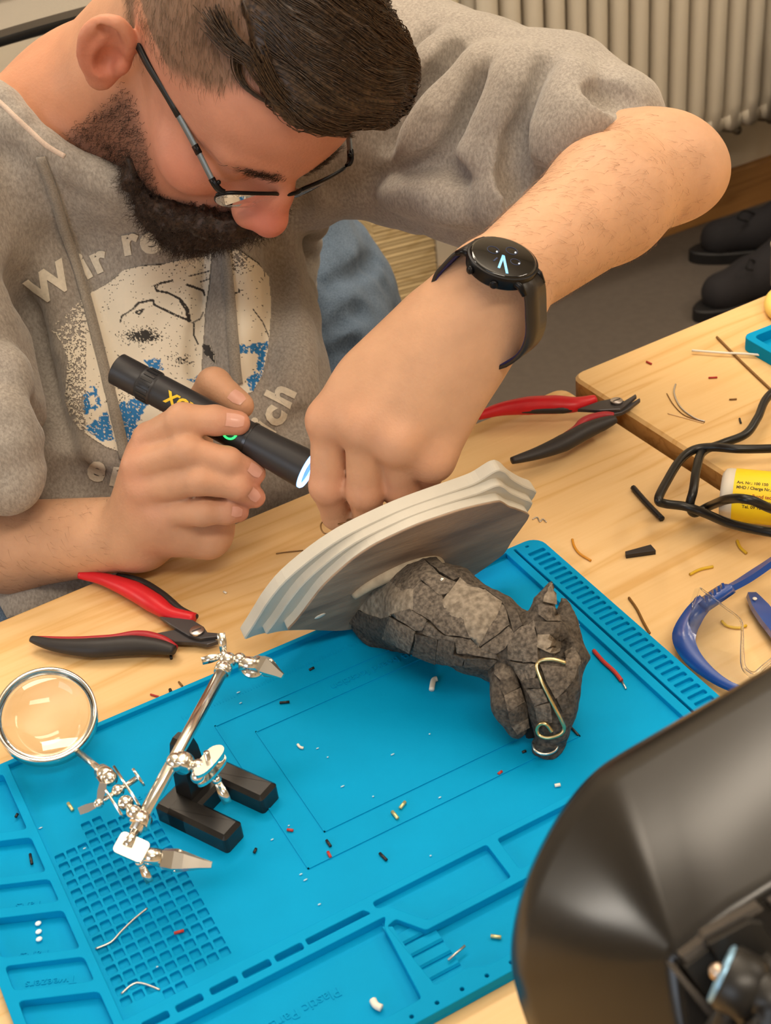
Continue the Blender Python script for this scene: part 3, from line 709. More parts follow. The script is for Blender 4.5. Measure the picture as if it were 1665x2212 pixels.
# short clipped sides
fc = BV[BF].mean(1); lf = Hl(fc); fa = np.clip(side_mask(lf), 0, 1); fa[~inhead[BF[:, 0]]] = 0
fa[(lf[:, 0] > 66) & (lf[:, 1] > -40) & (lf[:, 1] < 16) & (lf[:, 2] < 36)] = 0
fn = BN[BF[:, 0]]
idx = RNG.choice(len(fa), 8500, p=fa / fa.sum()); paths = []
for i in idx:
    d_ = np.array([0, .9, -.45]) + RNG.normal(size=3) * .25; d_ = d_ @ HA; d_ = d_ - fn[i] * (d_ @ fn[i]); d_ /= np.linalg.norm(d_); Ls = RNG.uniform(.005, .011) * (.6 + .6 * sm(30, 90, lf[i:i + 1, 2])[0])
    s_ = fc[i] + RNG.normal(size=3) * .0008; paths.append(np.array([s_ + d_ * Ls * t + fn[i] * .0016 * math.sin(2.2 * t) for t in (0, .33, .66, 1)]))
V, F = strands(paths, .00013); o = npmesh('side_hair', V, F, M_HAIRS, hair); o['kind'] = 'stuff'
# beard: a dense mass along the jaw and chin with curly hairs on it
BD = Sdf()
for s in (-1, 1):
    BD.chain([H(s * 54, 38, -70), H(s * 50, 48, -84), H(s * 36, 70, -98), H(s * 18, 86, -106), H(0, 90, -108)], mm(2.5, 6, 9.5, 11.5, 11.5), .012)
    BD.chain([H(s * 38, 84, -66), H(s * 28, 98, -48), H(s * 14, 108, -40), H(0, 110, -38)], mm(9, 8, 7, 6), .012)
    BD.chain([H(s * 40, 76, -76), H(s * 22, 92, -84), H(0, 98, -82)], mm(10, 11, 11), .012)
BD.post.append(lambda p, d: d + .0022 * vnoise(p, 230) + .0016 * vnoise(p, 480))
_lo, _hi = BD.bounds(); DV, DF = mesh_sdf(BD, _lo, _hi, .0022)
beard = npmesh('beard', DV, DF, M_BEARD, person)
DB = np.zeros(len(DV) * 3, np.float32); beard.data.vertices.foreach_get('normal', DB); DB = DB.reshape(-1, 3)
def curls(pts, nor, n, l0, l1, w_, down=(.0, .25, -.9)):
    out = []
    for i in n:
        p = pts[i]; nn = nor[i]; d_ = nn * .55 + (np.array(down) + RNG.normal(size=3) * .5) @ HA * .6; d_ /= np.linalg.norm(d_); Ls = RNG.uniform(l0, l1); a = np.cross(d_, RNG.normal(size=3)); a /= np.linalg.norm(a); b = np.cross(d_, a); ph = RNG.uniform(0, 6)
        t = np.linspace(0, 1, 7)[:, None]; out.append(p + d_ * Ls * t + (a * np.cos(ph + 7 * t) + b * np.sin(ph + 7 * t) - a * math.cos(ph) - b * math.sin(ph)) * w_ * np.sqrt(t))
    return out
paths = curls(DV, DB, RNG.integers(0, len(DV), 6500), .004, .011, .0012)
mk = beard_mask(lf); mk[~inhead[BF[:, 0]]] = 0
paths += curls(fc, fn, RNG.choice(len(mk), 4600, p=mk / mk.sum()), .0025, .0065, .0010)
V, F = strands(paths, .00015, 3, .5); o = npmesh('beard_hair', V, F, M_BEARD, beard); o['kind'] = 'stuff'
bw2 = bw[BF[:, 0]] ** 2 * inhead[BF[:, 0]]; paths = []
for i in RNG.choice(len(bw2), 420, p=bw2 / bw2.sum()):
    s = np.sign(lf[i, 0]); d_ = (np.array([s * .9, -.2, .25]) + RNG.normal(size=3) * .2) @ HA; paths.append(np.array([fc[i] + d_ * .006 * t + fn[i] * (.0002 + .0014 * math.sin(2.4 * t)) for t in (0, .33, .66, 1)]))
V, F = strands(paths, .00016); o = npmesh('eyebrow', V, F, M_BEARD, person); o['kind'] = 'stuff'

paths = []
for a, b, nh in ((ELL, WRL, 1500), (ELR, WRR, 900)):
    w_ = _near(a, b); ax_ = (b - a) / np.linalg.norm(b - a)
    for i in RNG.choice(len(w_), nh, p=w_ / w_.sum()):
        d_ = ax_ + RNG.normal(size=3) * .35 + np.cross(ax_, _fn[i]) * .5; d_ = d_ - _fn[i] * (d_ @ _fn[i]); d_ /= np.linalg.norm(d_); l_ = RNG.uniform(.005, .010)
        paths.append(np.array([_fc[i] + d_ * l_ * t + _fn[i] * (.0002 + .0012 * math.sin(2.3 * t)) for t in (0, .33, .66, 1)]))
V, F = strands(paths, .00008); o = npmesh('arm_hair', V, F, mat('arm_hair_brown', '#8a6448', .5), person); o['kind'] = 'stuff'
# ------------------------------------------------------------------ clothes: hoodie, jeans
def fabric(name, col, col2, scale=700, stretch=(1, 1, 1), rough=.9, bump=.35, sheen=.3, big=.08):
    m = bpy.data.materials.new(name); m.use_nodes = True; nt = m.node_tree; b = nt.nodes['Principled BSDF']; N = nt.nodes.new; Lk = nt.links.new
    tc = N('ShaderNodeTexCoord'); mp = N('ShaderNodeMapping'); mp.inputs['Scale'].default_value = stretch; Lk(tc.outputs['Object'], mp.inputs['Vector'])
    n = N('ShaderNodeTexNoise'); n.inputs['Scale'].default_value = scale; n.inputs['Detail'].default_value = 4; n.inputs['Roughness'].default_value = .7; Lk(mp.outputs[0], n.inputs['Vector'])
    r = N('ShaderNodeValToRGB'); Lk(n.outputs['Fac'], r.inputs['Fac']); r.color_ramp.elements[0].position = .36; r.color_ramp.elements[1].position = .64
    r.color_ramp.elements[0].color = (*lin(col2), 1); r.color_ramp.elements[1].color = (*lin(col), 1)
    n2 = N('ShaderNodeTexNoise'); n2.inputs['Scale'].default_value = 18; n2.inputs['Detail'].default_value = 3; Lk(tc.outputs['Object'], n2.inputs['Vector'])
    mr = N('ShaderNodeMapRange'); mr.inputs[1].default_value = .3; mr.inputs[2].default_value = .7; mr.inputs[3].default_value = 1 - big; mr.inputs[4].default_value = 1 + big; Lk(n2.outputs['Fac'], mr.inputs[0])
    hs = N('ShaderNodeHueSaturation'); Lk(r.outputs[0], hs.inputs['Color']); Lk(mr.outputs[0], hs.inputs['Value']); Lk(hs.outputs[0], b.inputs['Base Color'])
    b.inputs['Roughness'].default_value = rough; b.inputs['Specular IOR Level'].default_value = .15; b.inputs['Sheen Weight'].default_value = sheen
    bu = N('ShaderNodeBump'); bu.inputs['Strength'].default_value = bump; bu.inputs['Distance'].default_value = .001; Lk(n.outputs['Fac'], bu.inputs['Height']); Lk(bu.outputs[0], b.inputs['Normal'])
    return m
M_HOOD = fabric('grey_melange_jersey', '#aaa299', '#8a837b', 520, (1, 1, .5))
M_CORD = fabric('grey_cord', '#a89f92', '#8a8278', 900)
M_JEAN = fabric('blue_denim', '#6f8298', '#495a70', 900, (1, 1, .35), .9, .4, .1, .22)
M_TEE = fabric('pale_tee', '#d6c3b4', '#c8b4a5', 900)
def hoodie_base(S):
    S.cone(NB + (.02, .075, -.07), CH + (.0, .03, -.01), .085, .122, .04)
    S.cone(CH + (.0, .03, -.01), PEL + (-.01, .02, 0), .122, .132, .05)
    S.cone(P(320, 650, 1.185), P(290, 1010, 1.155), .104, .098, .04)                  # loose front hanging over the lap
    S.cone(P(470, 660, 1.195), P(530, 960, 1.175), .080, .085, .04)
    S.cone(P(150, 720, 1.17), P(60, 1120, 1.175), .078, .080, .04)
    S.cone(P(50, 1180, 1.135), P(95, 1290, 1.085), .05, .030, .03); S.cone(P(95, 1290, 1.085), P(420, 1170, 1.11), .03, .04, .03)
    S.cone(NB + (.02, .06, -.07), SHR + (0, .01, -.01), .075, .078, .03); S.cone(NB + (.03, .06, -.06), SHL, .07, .082, .03)
    S.chain([SHL, P(1010, 250, 1.10), P(1180, 275, 1.055), P(1292, 290, 1.02)], (.082, .073, .066, .050), .02)
    S.chain([P(900, 330, 1.12), P(1040, 395, 1.07), P(1090, 430, 1.035)], (.062, .046, .024), .03)
    S.cone(P(1240, 215, 1.04), P(1345, 232, 1.015), .036, .022, .02)
    S.chain([SHR, P(-160, 760, 1.03), P(-75, 950, 1.04)], (.078, .070, .062), .03)
    S.chain([P(-150, 850, 1.02), P(-40, 905, 1.01), P(-5, 1000, 1.0)], (.05, .036, .030), .02)
    S.cone(P(-120, 1000, 1.03), P(-12, 1035, 1.0), .045, .026, .012)
    nk = H(0, -20, -50); ax = nk - NB; ax = ax / np.linalg.norm(ax)
    S.cone(NB - ax * .03, nk + ax * .10, .068, .085, .012, 's'); S.cone(NB + (0, .02, .0), SHR * .55 + NB * .45 + (0, .01, .03), .066, .058, .012, 's')
HB = Sdf(); hoodie_base(HB); _lo, _hi = HB.bounds(); CV, CF = mesh_sdf(HB, _lo, _hi, .007); CT = bvh(CV, CF)
def onbase(pts, off, T=CT):
    out = []; last = None
    for x, y in pts:
        p, n = hit(T, x, y)
        if p is not None: out.append(p + n * off)
    return out
HO = Sdf(); hoodie_base(HO)
def fold(pts, r=.008, off=.0, k=.012, kind='u', ends=.4):
    q_ = onbase(pts, off)
    if len(q_) < 2: return
    c = catmull(q_, 4); m = len(c); rr = r * (ends + (1 - ends) * np.sin(np.pi * np.linspace(.08, .92, m))); HO.chain([tuple(p) for p in c], list(rr), k, kind)
V_ = lambda pts, r=.008, off=.002: fold(pts, r * 1.1, off, .012, 's')
R_ = lambda pts, r=.010, off=-.003: fold(pts, r, off - .0015, .016)
# left sleeve (right in the photo)
V_([(932, 78), (895, 140), (868, 195), (858, 250)], .008); R_([(965, 90), (925, 155), (895, 220)], .012)
V_([(996, 118), (972, 168), (893, 243), (838, 310)], .009); R_([(1040, 122), (1010, 180), (940, 260), (880, 330)], .013)
V_([(1100, 132), (1050, 215), (1010, 300), (930, 372)], .009); R_([(1130, 125), (1100, 200), (1060, 300), (1010, 380)], .014)
V_([(1196, 150), (1180, 232), (1153, 296), (1145, 355), (1160, 415)], .011); R_([(1235, 150), (1222, 240), (1200, 300), (1185, 350)], .014)
V_([(1176, 318), (1182, 380)], .004); R_([(1090, 330), (1085, 400), (1060, 450)], .012)
V_([(804, 402), (890, 384), (945, 372), (1000, 380)], .007); R_([(830, 425), (920, 425), (1000, 455)], .011)
V_([(1120, 300), (1110, 380), (1120, 440)], .007)
R_([(1340, 205), (1270, 232), (1225, 282), (1195, 340)], .008, -.002)
V_([(1360, 225), (1320, 205), (1280, 215)], .005)
# right sleeve and front
V_([(-5, 825), (30, 860), (48, 882)], .010); R_([(-10, 870), (25, 905), (52, 925)], .012); R_([(-10, 780), (25, 800), (40, 845)], .010)
V_([(-5, 1020), (30, 1000), (58, 975)], .006); V_([(0, 1060), (40, 1035), (62, 1020)], .005); R_([(-10, 990), (30, 965), (58, 935)], .011)
R_([(-10, 1075), (40, 1050), (68, 1010)], .009)
V_([(30, 590), (75, 700), (115, 820), (150, 960)], .018, .008); R_([(110, 560), (150, 700), (195, 860), (225, 1000)], .016, -.006)
V_([(462, 470), (470, 560), (455, 660), (442, 760), (436, 830)], .008, .003); R_([(500, 500), (508, 600), (512, 700), (516, 800)], .012, -.004)
V_([(640, 420), (610, 560), (600, 700)], .018, .010); R_([(700, 430), (665, 560), (650, 720), (650, 860)], .014, -.004)
V_([(560, 960), (620, 930), (660, 900)], .005); V_([(80, 900), (140, 1040), (240, 1060)], .014, .006)
# neck band of the hood: a roll of cloth lying against the neck, filled down to the chest
_nb = [(-60, 186), (-20, 204), (12, 226), (48, 262), (95, 304), (148, 338), (205, 360), (258, 378), (310, 402), (360, 440)]; _c = []
for x, y in _nb:
    p, n = hit(BT, x, y); p2, n2 = hit(CT, x - 22, y + 95)
    if p is None: continue
    _c.append(tuple(p + n * .004 + UW * -.004))
    if p2 is not None: HO.cone(_c[-1], p2 - n2 * .012, .010, .014, .022)
HO.chain(_c, [.0085] * len(_c), .010)
def table_cut(p, d):                                        # the cloth stays behind the table edge
    e = .850 + (p[:, 0] - .572) * math.tan(TA) + .006 - p[:, 1]; return np.maximum(d, np.where(p[:, 2] < .80, e - np.clip(p[:, 2] - .757, 0, 1) * .8, -1))
HO.post.append(table_cut)
HO.post.append(lambda p, d: np.where(p[:, 0] < .25, np.maximum(d, .712 + .004 * np.sin(p[:, 0] * 60) - p[:, 2]), d))
HO.post.append(lambda p, d: d + .0022 * vnoise(p, 28) + .0013 * vnoise(p + 3, 62))
_lo, _hi = HO.bounds(); SV, SF = mesh_sdf(HO, _lo, _hi, .0032); SV = relax(SV, SF, 1)
# the hem: cloth below the lap line is cut off, so is everything beyond the cuff of the raised sleeve
hoodie = npmesh('hoodie', SV, SF, M_HOOD, person)
ST = bvh(SV, SF)
def path_on(pts, off, n=6, T=ST):
    q_ = []
    for x, y in catmull([(a, b, 0) for a, b in pts], n)[:, :2]:
        p, nn = hit(T, x, y)
        if p is not None: q_.append((p + nn * off, nn))
    return np.array([a for a, _ in q_]), np.array([b for _, b in q_])
def cord(pts, wd, th=.0030):
    c, nn = path_on(pts, th * .6, 5)
    for _ in range(3): c[1:-1] = (c[:-2] + 2 * c[1:-1] + c[2:]) / 4; nn[1:-1] = (nn[:-2] + 2 * nn[1:-1] + nn[2:]) / 4
    nn /= np.linalg.norm(nn, axis=1)[:, None]
    o = obj('drawstring', ribbon(c, wd, th, nn), M_CORD, hoodie, True); return o
cord([(88, 338), (112, 400), (140, 500), (165, 580), (196, 690), (224, 800), (248, 900), (268, 990)], [.0065, .0075, .0078, .008, .009])
cord([(482, 492), (490, 560), (497, 640), (503, 720), (508, 790), (512, 830)], [.0055, .0075, .009, .0085])
c, nn = path_on([(-10, 212), (20, 240), (58, 276), (100, 314), (140, 338)], -.001, 5)
if len(c) > 3: obj('undershirt_edge', tube(c, .0022, 8), M_TEE, person)
c, nn = path_on([(262, 1058), (310, 1085)], .0, 4)
# jeans: seated legs, thighs going under the table
J = Sdf()
HL, HR_ = np.array([.500, 1.30, .645]), np.array([.33, 1.27, .62])
KL, KR = np.array([.40, .92, .60]), np.array([.10, .90, .635])
J.cone(HL, HR_, .125, .115, .05); J.cone(HL, KL, .100, .070, .04); J.cone((.50, 1.36, .76), (.47, 1.16, .66), .085, .08, .04); J.cone(HR_, KR, .098, .066, .04)
J.cone(PEL + (.04, .06, .06), HL, .12, .11, .05)
J.chain([KL, (.44, 1.00, .28), (.45, 1.02, .06)], (.066, .056, .045), .03); J.chain([KR, (.08, .97, .28), (.07, 1.0, .06)], (.066, .056, .045), .03)
J.post.append(lambda p, d: d + .004 * vnoise(p * np.array([1, .7, 2]), 22) + .002 * vnoise(p, 60))
JB = Sdf(); JB.ops = list(J.ops); _lo, _hi = J.bounds(); _m = mesh_sdf(J, _lo, _hi, .007); JT0 = bvh(*_m)
for pts in ([(690, 720), (740, 690), (780, 660)], [(665, 800), (720, 770), (770, 745)], [(700, 620), (760, 590), (815, 560)]):
    q_ = onbase(pts, .002, JT0)
    if len(q_) > 1: J.chain([tuple(p) for p in catmull(q_, 4)], [.006] * (4 * (len(q_) - 1) + 1), .012, 's')
JV, JF = mesh_sdf(J, _lo, _hi, .005); jeans = npmesh('jeans', JV, JF, M_JEAN, person)
for s in (KL, KR):
    x, y = (.45, .98) if s is KL else (.07, .96)
    F_ = Sdf(); F_.chain([(x, y + .06, .05), (x, y - .04, .045), (x - .005, y - .14, .032)], (.043, .042, .034), .02); F_.post.append(lambda p, d: np.maximum(d, .002 - p[:, 2])); _l, _h = F_.bounds(); v_, f_ = mesh_sdf(F_, _l, _h, .007)
    npmesh('shoe', v_, f_, mat('dark_shoe', '#2a2726', .6), person)
# ------------------------------------------------------------------ worn print on the hoodie: emblem and lettering lie on the cloth
def pf(L_): return [(40 + x / 2.973, 480 + y / 2.973) for x, y in L_]
def inpoly(X, Y, poly):
    r = np.zeros(X.shape, bool); n = len(poly)
    for i in range(n):
        x1, y1 = poly[i]; x2, y2 = poly[i - 1]
        if y1 == y2: continue
        r ^= ((y1 > Y) != (y2 > Y)) & (X < (x2 - x1) * (Y - y1) / (y2 - y1) + x1)
    return r
def segd(X, Y, pl):
    d = np.full(X.shape, 1e9)
    for (x1, y1), (x2, y2) in zip(pl[:-1], pl[1:]):
        t = np.clip(((X - x1) * (x2 - x1) + (Y - y1) * (y2 - y1)) / ((x2 - x1) ** 2 + (y2 - y1) ** 2 + 1e-9), 0, 1); d = np.minimum(d, np.hypot(X - x1 - t * (x2 - x1), Y - y1 - t * (y2 - y1)))
    return d
gx, gy = np.meshgrid(np.arange(112, 586, 1.9), np.arange(522, 985, 1.9)); zx, zy = (gx - 40) * 2.973, (gy - 480) * 2.973
left = inpoly(zx, zy, [(225, 640), (330, 560), (430, 468), (560, 395), (680, 300), (800, 272), (930, 262), (1100, 228), (1242, 200), (1225, 400), (1195, 600), (1180, 800), (1165, 1010), (1100, 1200), (900, 1400), (640, 1470), (560, 1440), (480, 1390), (400, 1330), (335, 1240), (300, 1130), (310, 1000), (318, 880), (285, 780), (215, 690)])
fold_ = inpoly(zx, zy, [(1225, 420), (1340, 380), (1375, 760), (1385, 980), (1165, 1010), (1190, 640)])
right = inpoly(zx, zy, [(1332, 140), (1420, 180), (1530, 258), (1598, 350), (1612, 500), (1607, 720), (1590, 850), (1560, 980), (1500, 1085), (1440, 1110), (1385, 980), (1370, 760), (1340, 400)])
pts3 = np.stack([zx.ravel(), zy.ravel(), 0 * zx.ravel()], 1)
def nz(s, o=0): return vnoise(pts3 + o, s).reshape(zx.shape)
grain = .6 * nz(.09) + .55 * nz(.21, 9) + .3 * nz(.5, 5)
edge = np.minimum(1, np.minimum((zx - 215) / 260, 1))
wear = np.where(zx < 430, -.15 + .9 * np.clip((430 - zx) / 200, 0, 1) * np.clip((820 - zy) / 200, -.15, 1), -.75) + .5 * np.exp(-((zx - 790) ** 2 / 12000 + (zy - 720) ** 2 / 3000)) + .9 * np.exp(-((zx - 1400) ** 2 / 8000 + (zy - 230) ** 2 / 9000)) + .35 * np.exp(-((zx - 680) ** 2 / 9000 + (zy - 1110) ** 2 / 9000)) + .3 * np.exp(-((zx - 360) ** 2 / 5000 + (zy - 1150) ** 2 / 40000))
on_ = (left | right) & (grain > wear); on_ &= ~((zy < 290 + .0 * zx) & (zx < 1250) & (nz(.12, 4) > .55))
col = np.tile(np.array(lin('#e6dcc9')), zx.shape + (1,))
blue = np.zeros(zx.shape, bool)
for pl in ([(412, 1110), (492, 1055), (532, 1165), (428, 1245)], [(428, 1330), (570, 1215), (612, 1395), (540, 1410)], [(608, 1170), (862, 1120), (760, 1290), (735, 1430), (700, 1440), (645, 1290)], [(806, 890), (905, 872), (930, 945), (860, 960)], [(1085, 1020), (1165, 985), (1165, 1050)], [(580, 980), (620, 1000), (640, 1030), (585, 1040)], [(1380, 795), (1602, 770), (1560, 970), (1520, 1085), (1478, 1085), (1468, 1000), (1532, 960), (1520, 840), (1390, 835)]):
    blue |= inpoly(zx + 22 * nz(.06, 7), zy + 22 * nz(.06, 8), pl)
blue &= ~inpoly(zx, zy, [(452, 1128), (486, 1108), (500, 1170), (466, 1190)])
col[blue & (grain > -.42)] = lin('#1c74b4')
ink = np.full(zx.shape, 1e9)
for w_, pl in ((8, [(1198, 468), (1185, 440), (1080, 402)]), (7, [(985, 374), (905, 392), (874, 410), (884, 440), (960, 455), (1030, 492), (1062, 530)]), (12, [(1040, 505), (1078, 560), (1090, 632)]), (7, [(1095, 632), (1010, 600), (870, 532), (862, 500), (770, 520), (735, 558)]), (5, [(735, 558), (665, 604), (655, 640)]), (5, [(750, 578), (805, 560)]), (5, [(752, 582), (775, 592), (800, 565)]), (4, [(1110, 645), (1165, 620), (1185, 580)]), (5, [(1120, 650), (1122, 730), (1150, 785)]), (4, [(1090, 345), (1230, 312)]), (4, [(1165, 382), (1230, 366)]), (5, [(1385, 470), (1390, 455), (1415, 452), (1412, 430)]), (8, [(1340, 145), (1420, 180), (1530, 258), (1570, 300)]), (5, [(685, 298), (770, 276), (830, 272), (930, 266)]), (7, [(1150, 218), (1215, 208)]), (4, [(480, 440), (560, 398), (640, 340)]), (3, [(1500, 560), (1560, 640), (1605, 740)])):
    ink = np.minimum(ink, segd(zx, zy, pl) - w_)
dark = (ink < 0) & (grain > -.75); dark |= inpoly(zx + 15 * nz(.08), zy, [(1180, 780), (1230, 790), (1262, 850), (1260, 915), (1230, 870), (1190, 850)])
dark |= left & (np.exp(-((zx - 800) ** 2 / 14000 + (zy - 730) ** 2 / 2600)) * 1.1 + .6 * np.exp(-((zx - 1050) ** 2 / 9000 + (zy - 890) ** 2 / 2500)) > .62 + .75 * nz(.16, 3))
on_ |= dark & (left | right | fold_); col[dark] = lin('#2f2b29')
VP = np.full(zx.shape + (3,), np.nan); OK = on_.copy()
need = np.zeros(zx.shape, bool); need[:-1, :-1] |= on_[:-1, :-1]; need[1:, :-1] |= on_[:-1, :-1]; need[:-1, 1:] |= on_[:-1, :-1]; need[1:, 1:] |= on_[:-1, :-1]
for i, j in zip(*np.where(need)):
    p, n = hit(ST, gx[i, j], gy[i, j])
    if p is not None: VP[i, j] = p + n * .0009
idx = -np.ones(zx.shape, int); good = need & np.isfinite(VP[..., 0]); idx[good] = np.arange(good.sum()); f = []
for i, j in zip(*np.where(on_[:-1, :-1])):
    q_ = (idx[i, j], idx[i + 1, j], idx[i + 1, j + 1], idx[i, j + 1])
    if min(q_) >= 0 and np.linalg.norm(VP[i, j] - VP[i + 1, j + 1]) < .006: f.append(q_)
def print_mat():
    m = bpy.data.materials.new('cracked_print'); m.use_nodes = True; nt = m.node_tree; b = nt.nodes['Principled BSDF']; a = nt.nodes.new('ShaderNodeAttribute'); a.attribute_name = 'ink'; nt.links.new(a.outputs['Color'], b.inputs['Base Color']); b.inputs['Roughness'].default_value = .7; return m
em = npmesh('printed_emblem', VP[good], f, print_mat(), hoodie, True); 
vc = np.zeros((good.sum(), 3)); vc[:] = col[good]
if len(em.data.vertices) == len(vc): vcol(em, 'ink', vc)
M_LET = mat('cream_print', '#e2d9c7', .75, var=.12, vscale=400)
def letter(ch, x, y, ang, size, bold=.042):
    v, f_ = text_mesh(ch, 1.0, bold); bm = bmesh.new()
    vs = [bm.verts.new(tuple(p)) for p in v]
    for q_ in f_:
        try: bm.faces.new([vs[k] for k in q_])
        except ValueError: pass
    bmesh.ops.subdivide_edges(bm, edges=bm.edges[:], cuts=3, use_grid_fill=True); bmesh.ops.triangulate(bm, faces=bm.faces[:]); bm.verts.index_update()
    ca, sa = math.cos(math.radians(ang)), math.sin(math.radians(ang)); V = []; ok = True
    for q_ in bm.verts:
        a, b = q_.co.x * size, q_.co.y * size; X, Y = x + a * ca - b * sa, y - (a * sa + b * ca); p, n = hit(ST, X, Y)
        if p is None: p, n = V[-1] if V else P(X, Y, 1.1), np.zeros(3)
        V.append(p + n * .0011)
    o = obj('printed_letter', (V, [[w_.index for w_ in q_.verts] for q_ in bm.faces]), M_LET, hoodie); bm.free(); return o
for a in (('W', 84, 660, 32, 86), ('i', 186, 602, 29, 84), ('r', 208, 590, 25, 84), ('r', 267, 549, 10, 86), ('e', 305, 546, 8, 86), ('i', 584, 944, 56, 82), ('c', 600, 924, 60, 82), ('h', 621, 882, 64, 82), ('e', 186, 1030, -14, 80), ('r', 236, 1045, -10, 80)): letter(*a)
# ------------------------------------------------------------------ eyeglasses on his nose
M_BLK = mat('black_metal', '#17171a', .32, .6, spec=.5)
M_BLKP = mat('black_plastic', '#1b1b1c', .42)
M_STEEL = mat('nickel_plated_steel', '#e9e5dc', .2, 1.0)
M_LENS = mat('spectacle_lens', '#f4f6f4', .02, trans=1.0, ior=1.12, spec=.3)
gl = empty('eyeglasses', 'thin black metal eyeglasses with grey temple tips worn by the bearded man', 'glasses', H(0, 100, 15))
def G(x, y, z): return H(x * .93 - 5 * sm(0, 60, np.array([y]))[0], y - 9.5 * sm(20, 90, np.array([y]))[0], z + 1)
for s in (-1, 1):
    rim = []
    for i in range(28):
        a = 2 * math.pi * i / 28; x = s * (32.5 + 24.5 * np.sign(math.cos(a)) * abs(math.cos(a)) ** .8); z = 9.5 + 1.5 - (17 if math.sin(a) < 0 else 10) * -math.sin(a) * (1 if abs(math.sin(a)) < .9 else .97)
        rim.append(G(x, 117 - .0030 * x * x + .04 * (z - 10), z - 1))
    top = [p for i, p in enumerate(rim) if math.sin(2 * math.pi * i / 28) >= -.05]
    obj('rim', tube(catmull(rim, 2, True), .00065, 6, closed=True), M_BLK, gl)
    obj('brow_bar', tube(catmull(top, 3), .0014, 8), M_BLK, gl)
    c = np.mean(rim, 0); obj('lens', ([tuple(p) for p in rim] + [tuple(p + HA[1] * .0012) for p in rim], [tuple(range(27, -1, -1)), tuple(range(28, 56))] + [(i, (i + 1) % 28, 28 + (i + 1) % 28, 28 + i) for i in range(28)]), M_LENS, gl, False)
    tmp = [G(s * 56, 108, 17), G(s * 61, 102, 18), G(s * 67, 74, 21), G(s * 72.5, 34, 23), G(s * 75.5, 10, 23), G(s * 76, -8, 20), G(s * 75, -24, 8)]
    up = HA[2]
    tt = catmull(tmp, 5); k = len(tt)
    obj('end_piece', join(ribbon(tt[:7], .0052, .0022, HA[0]), ball(tt[5] + up * .002 - HA[0] * s * .002, .0017)), M_BLK, gl)
    obj('temple', ribbon(tt[5:16], .0046, .0016, HA[0]), mat('grey_temple', '#7b868c', .35, .3), gl)
    obj('temple_joint', ribbon(tt[9:11] , .0052, .0022, HA[0]), M_BLK, gl)
    obj('temple_tip', ribbon(tt[13:], .0048, .0022, HA[0]), M_BLKP, gl)
    obj('nose_pad', join(ball(G(s * 10.5, 111, 5), mm(1.6, 2.5, 5), 10, 6, HA), tube([G(s * 10, 112, 6), G(s * 10, 116, 12)], .0005, 6)), mat('clear_silicone', '#d8d2c8', .2, trans=.6), gl)
obj('bridge', tube(catmull([G(9, 117, 15), G(4, 119, 17.5), G(-4, 119, 17.5), G(-9, 117, 15)], 4), .0014, 8), M_BLK, gl)
# ------------------------------------------------------------------ wrist watch
wt = empty('wrist_watch', 'black round smart watch with dark strap on his raised left wrist', 'watch', P(1085, 575, .83))
W_D = (ELL - WRL) / np.linalg.norm(ELL - WRL)               # along the forearm, towards the elbow
WC = P(1052, 640, .866)                                    # centre of the wrist under the watch
WN = .26 * RW + .73 * UW - .63 * FW; WN = WN - W_D * (WN @ W_D) * .6; WN /= np.linalg.norm(WN); WY2 = W_D - WN * (W_D @ WN); WY2 /= np.linalg.norm(WY2); WX = np.cross(WY2, WN)
FC = P(1087, 556, .826)                                    # centre of the dial
def Wp(x, y, z): return FC + WX * x / 1000 + WY2 * y / 1000 + WN * z / 1000
obj('case', lathe([(-.0105, .0185), (-.0085, .0210), (-.002, .0222), (-.0004, .0218), (0, .0205)], FC, WN, 48), M_BLK, wt)
autosmooth(wt.children[-1])
obj('crystal', lathe([(-.0005, .0207), (.0006, .0203), (.0010, .0190)], FC, WN, 48), mat('watch_crystal', '#08080a', .06, spec=.6, coat=.5), wt)
M_BLUE = mat('lit_blue_hand', '#7cc4f2', .4, emit='#79c2f2', estr=.8); M_DIM = mat('lit_dim_ring', '#2a3550', .4, emit='#31406a', estr=.25); M_WHT = mat('lit_white', '#dfe8f2', .4, emit='#cfdcec', estr=.8)
def bar(p, ang, l, w_): 
    a = np.array([math.cos(ang), math.sin(ang)]); n = np.array([-a[1], a[0]]); c = [np.array(p) + a * s * l + n * t * w_ / 2 for s, t in ((0, -1), (1, -1), (1, 1), (0, 1))]
    return [tuple(Wp(q_[0], q_[1], z)) for z in (1.05, 1.25) for q_ in c], [(3, 2, 1, 0), (4, 5, 6, 7), (0, 1, 5, 4), (1, 2, 6, 5), (2, 3, 7, 6), (3, 0, 4, 7)]
def px_dir(x, y):                                          # dial coordinates of a photo position
    v = FW + RW * (x - 832.5) / FPX - UW * (y - 1106) / FPX; t = ((FC + WN * .001 - CAM) @ WN) / (v @ WN); q_ = CAM + v * t - FC; return np.array([q_ @ WX, q_ @ WY2]) * 1000
o_ = px_dir(1087, 552)
for (x, y), w_ in (((1077, 579), 1.5), ((1095, 591), 1.5)):
    e = px_dir(x, y); d_ = e - o_; obj('hand', bar(o_, math.atan2(d_[1], d_[0]), np.linalg.norm(d_), w_), M_BLUE, wt, False)
e = px_dir(1066, 564); s_ = px_dir(1074, 557); d_ = e - s_; obj('marker', bar(s_, math.atan2(d_[1], d_[0]), np.linalg.norm(d_), .9), M_DIM, wt, False)
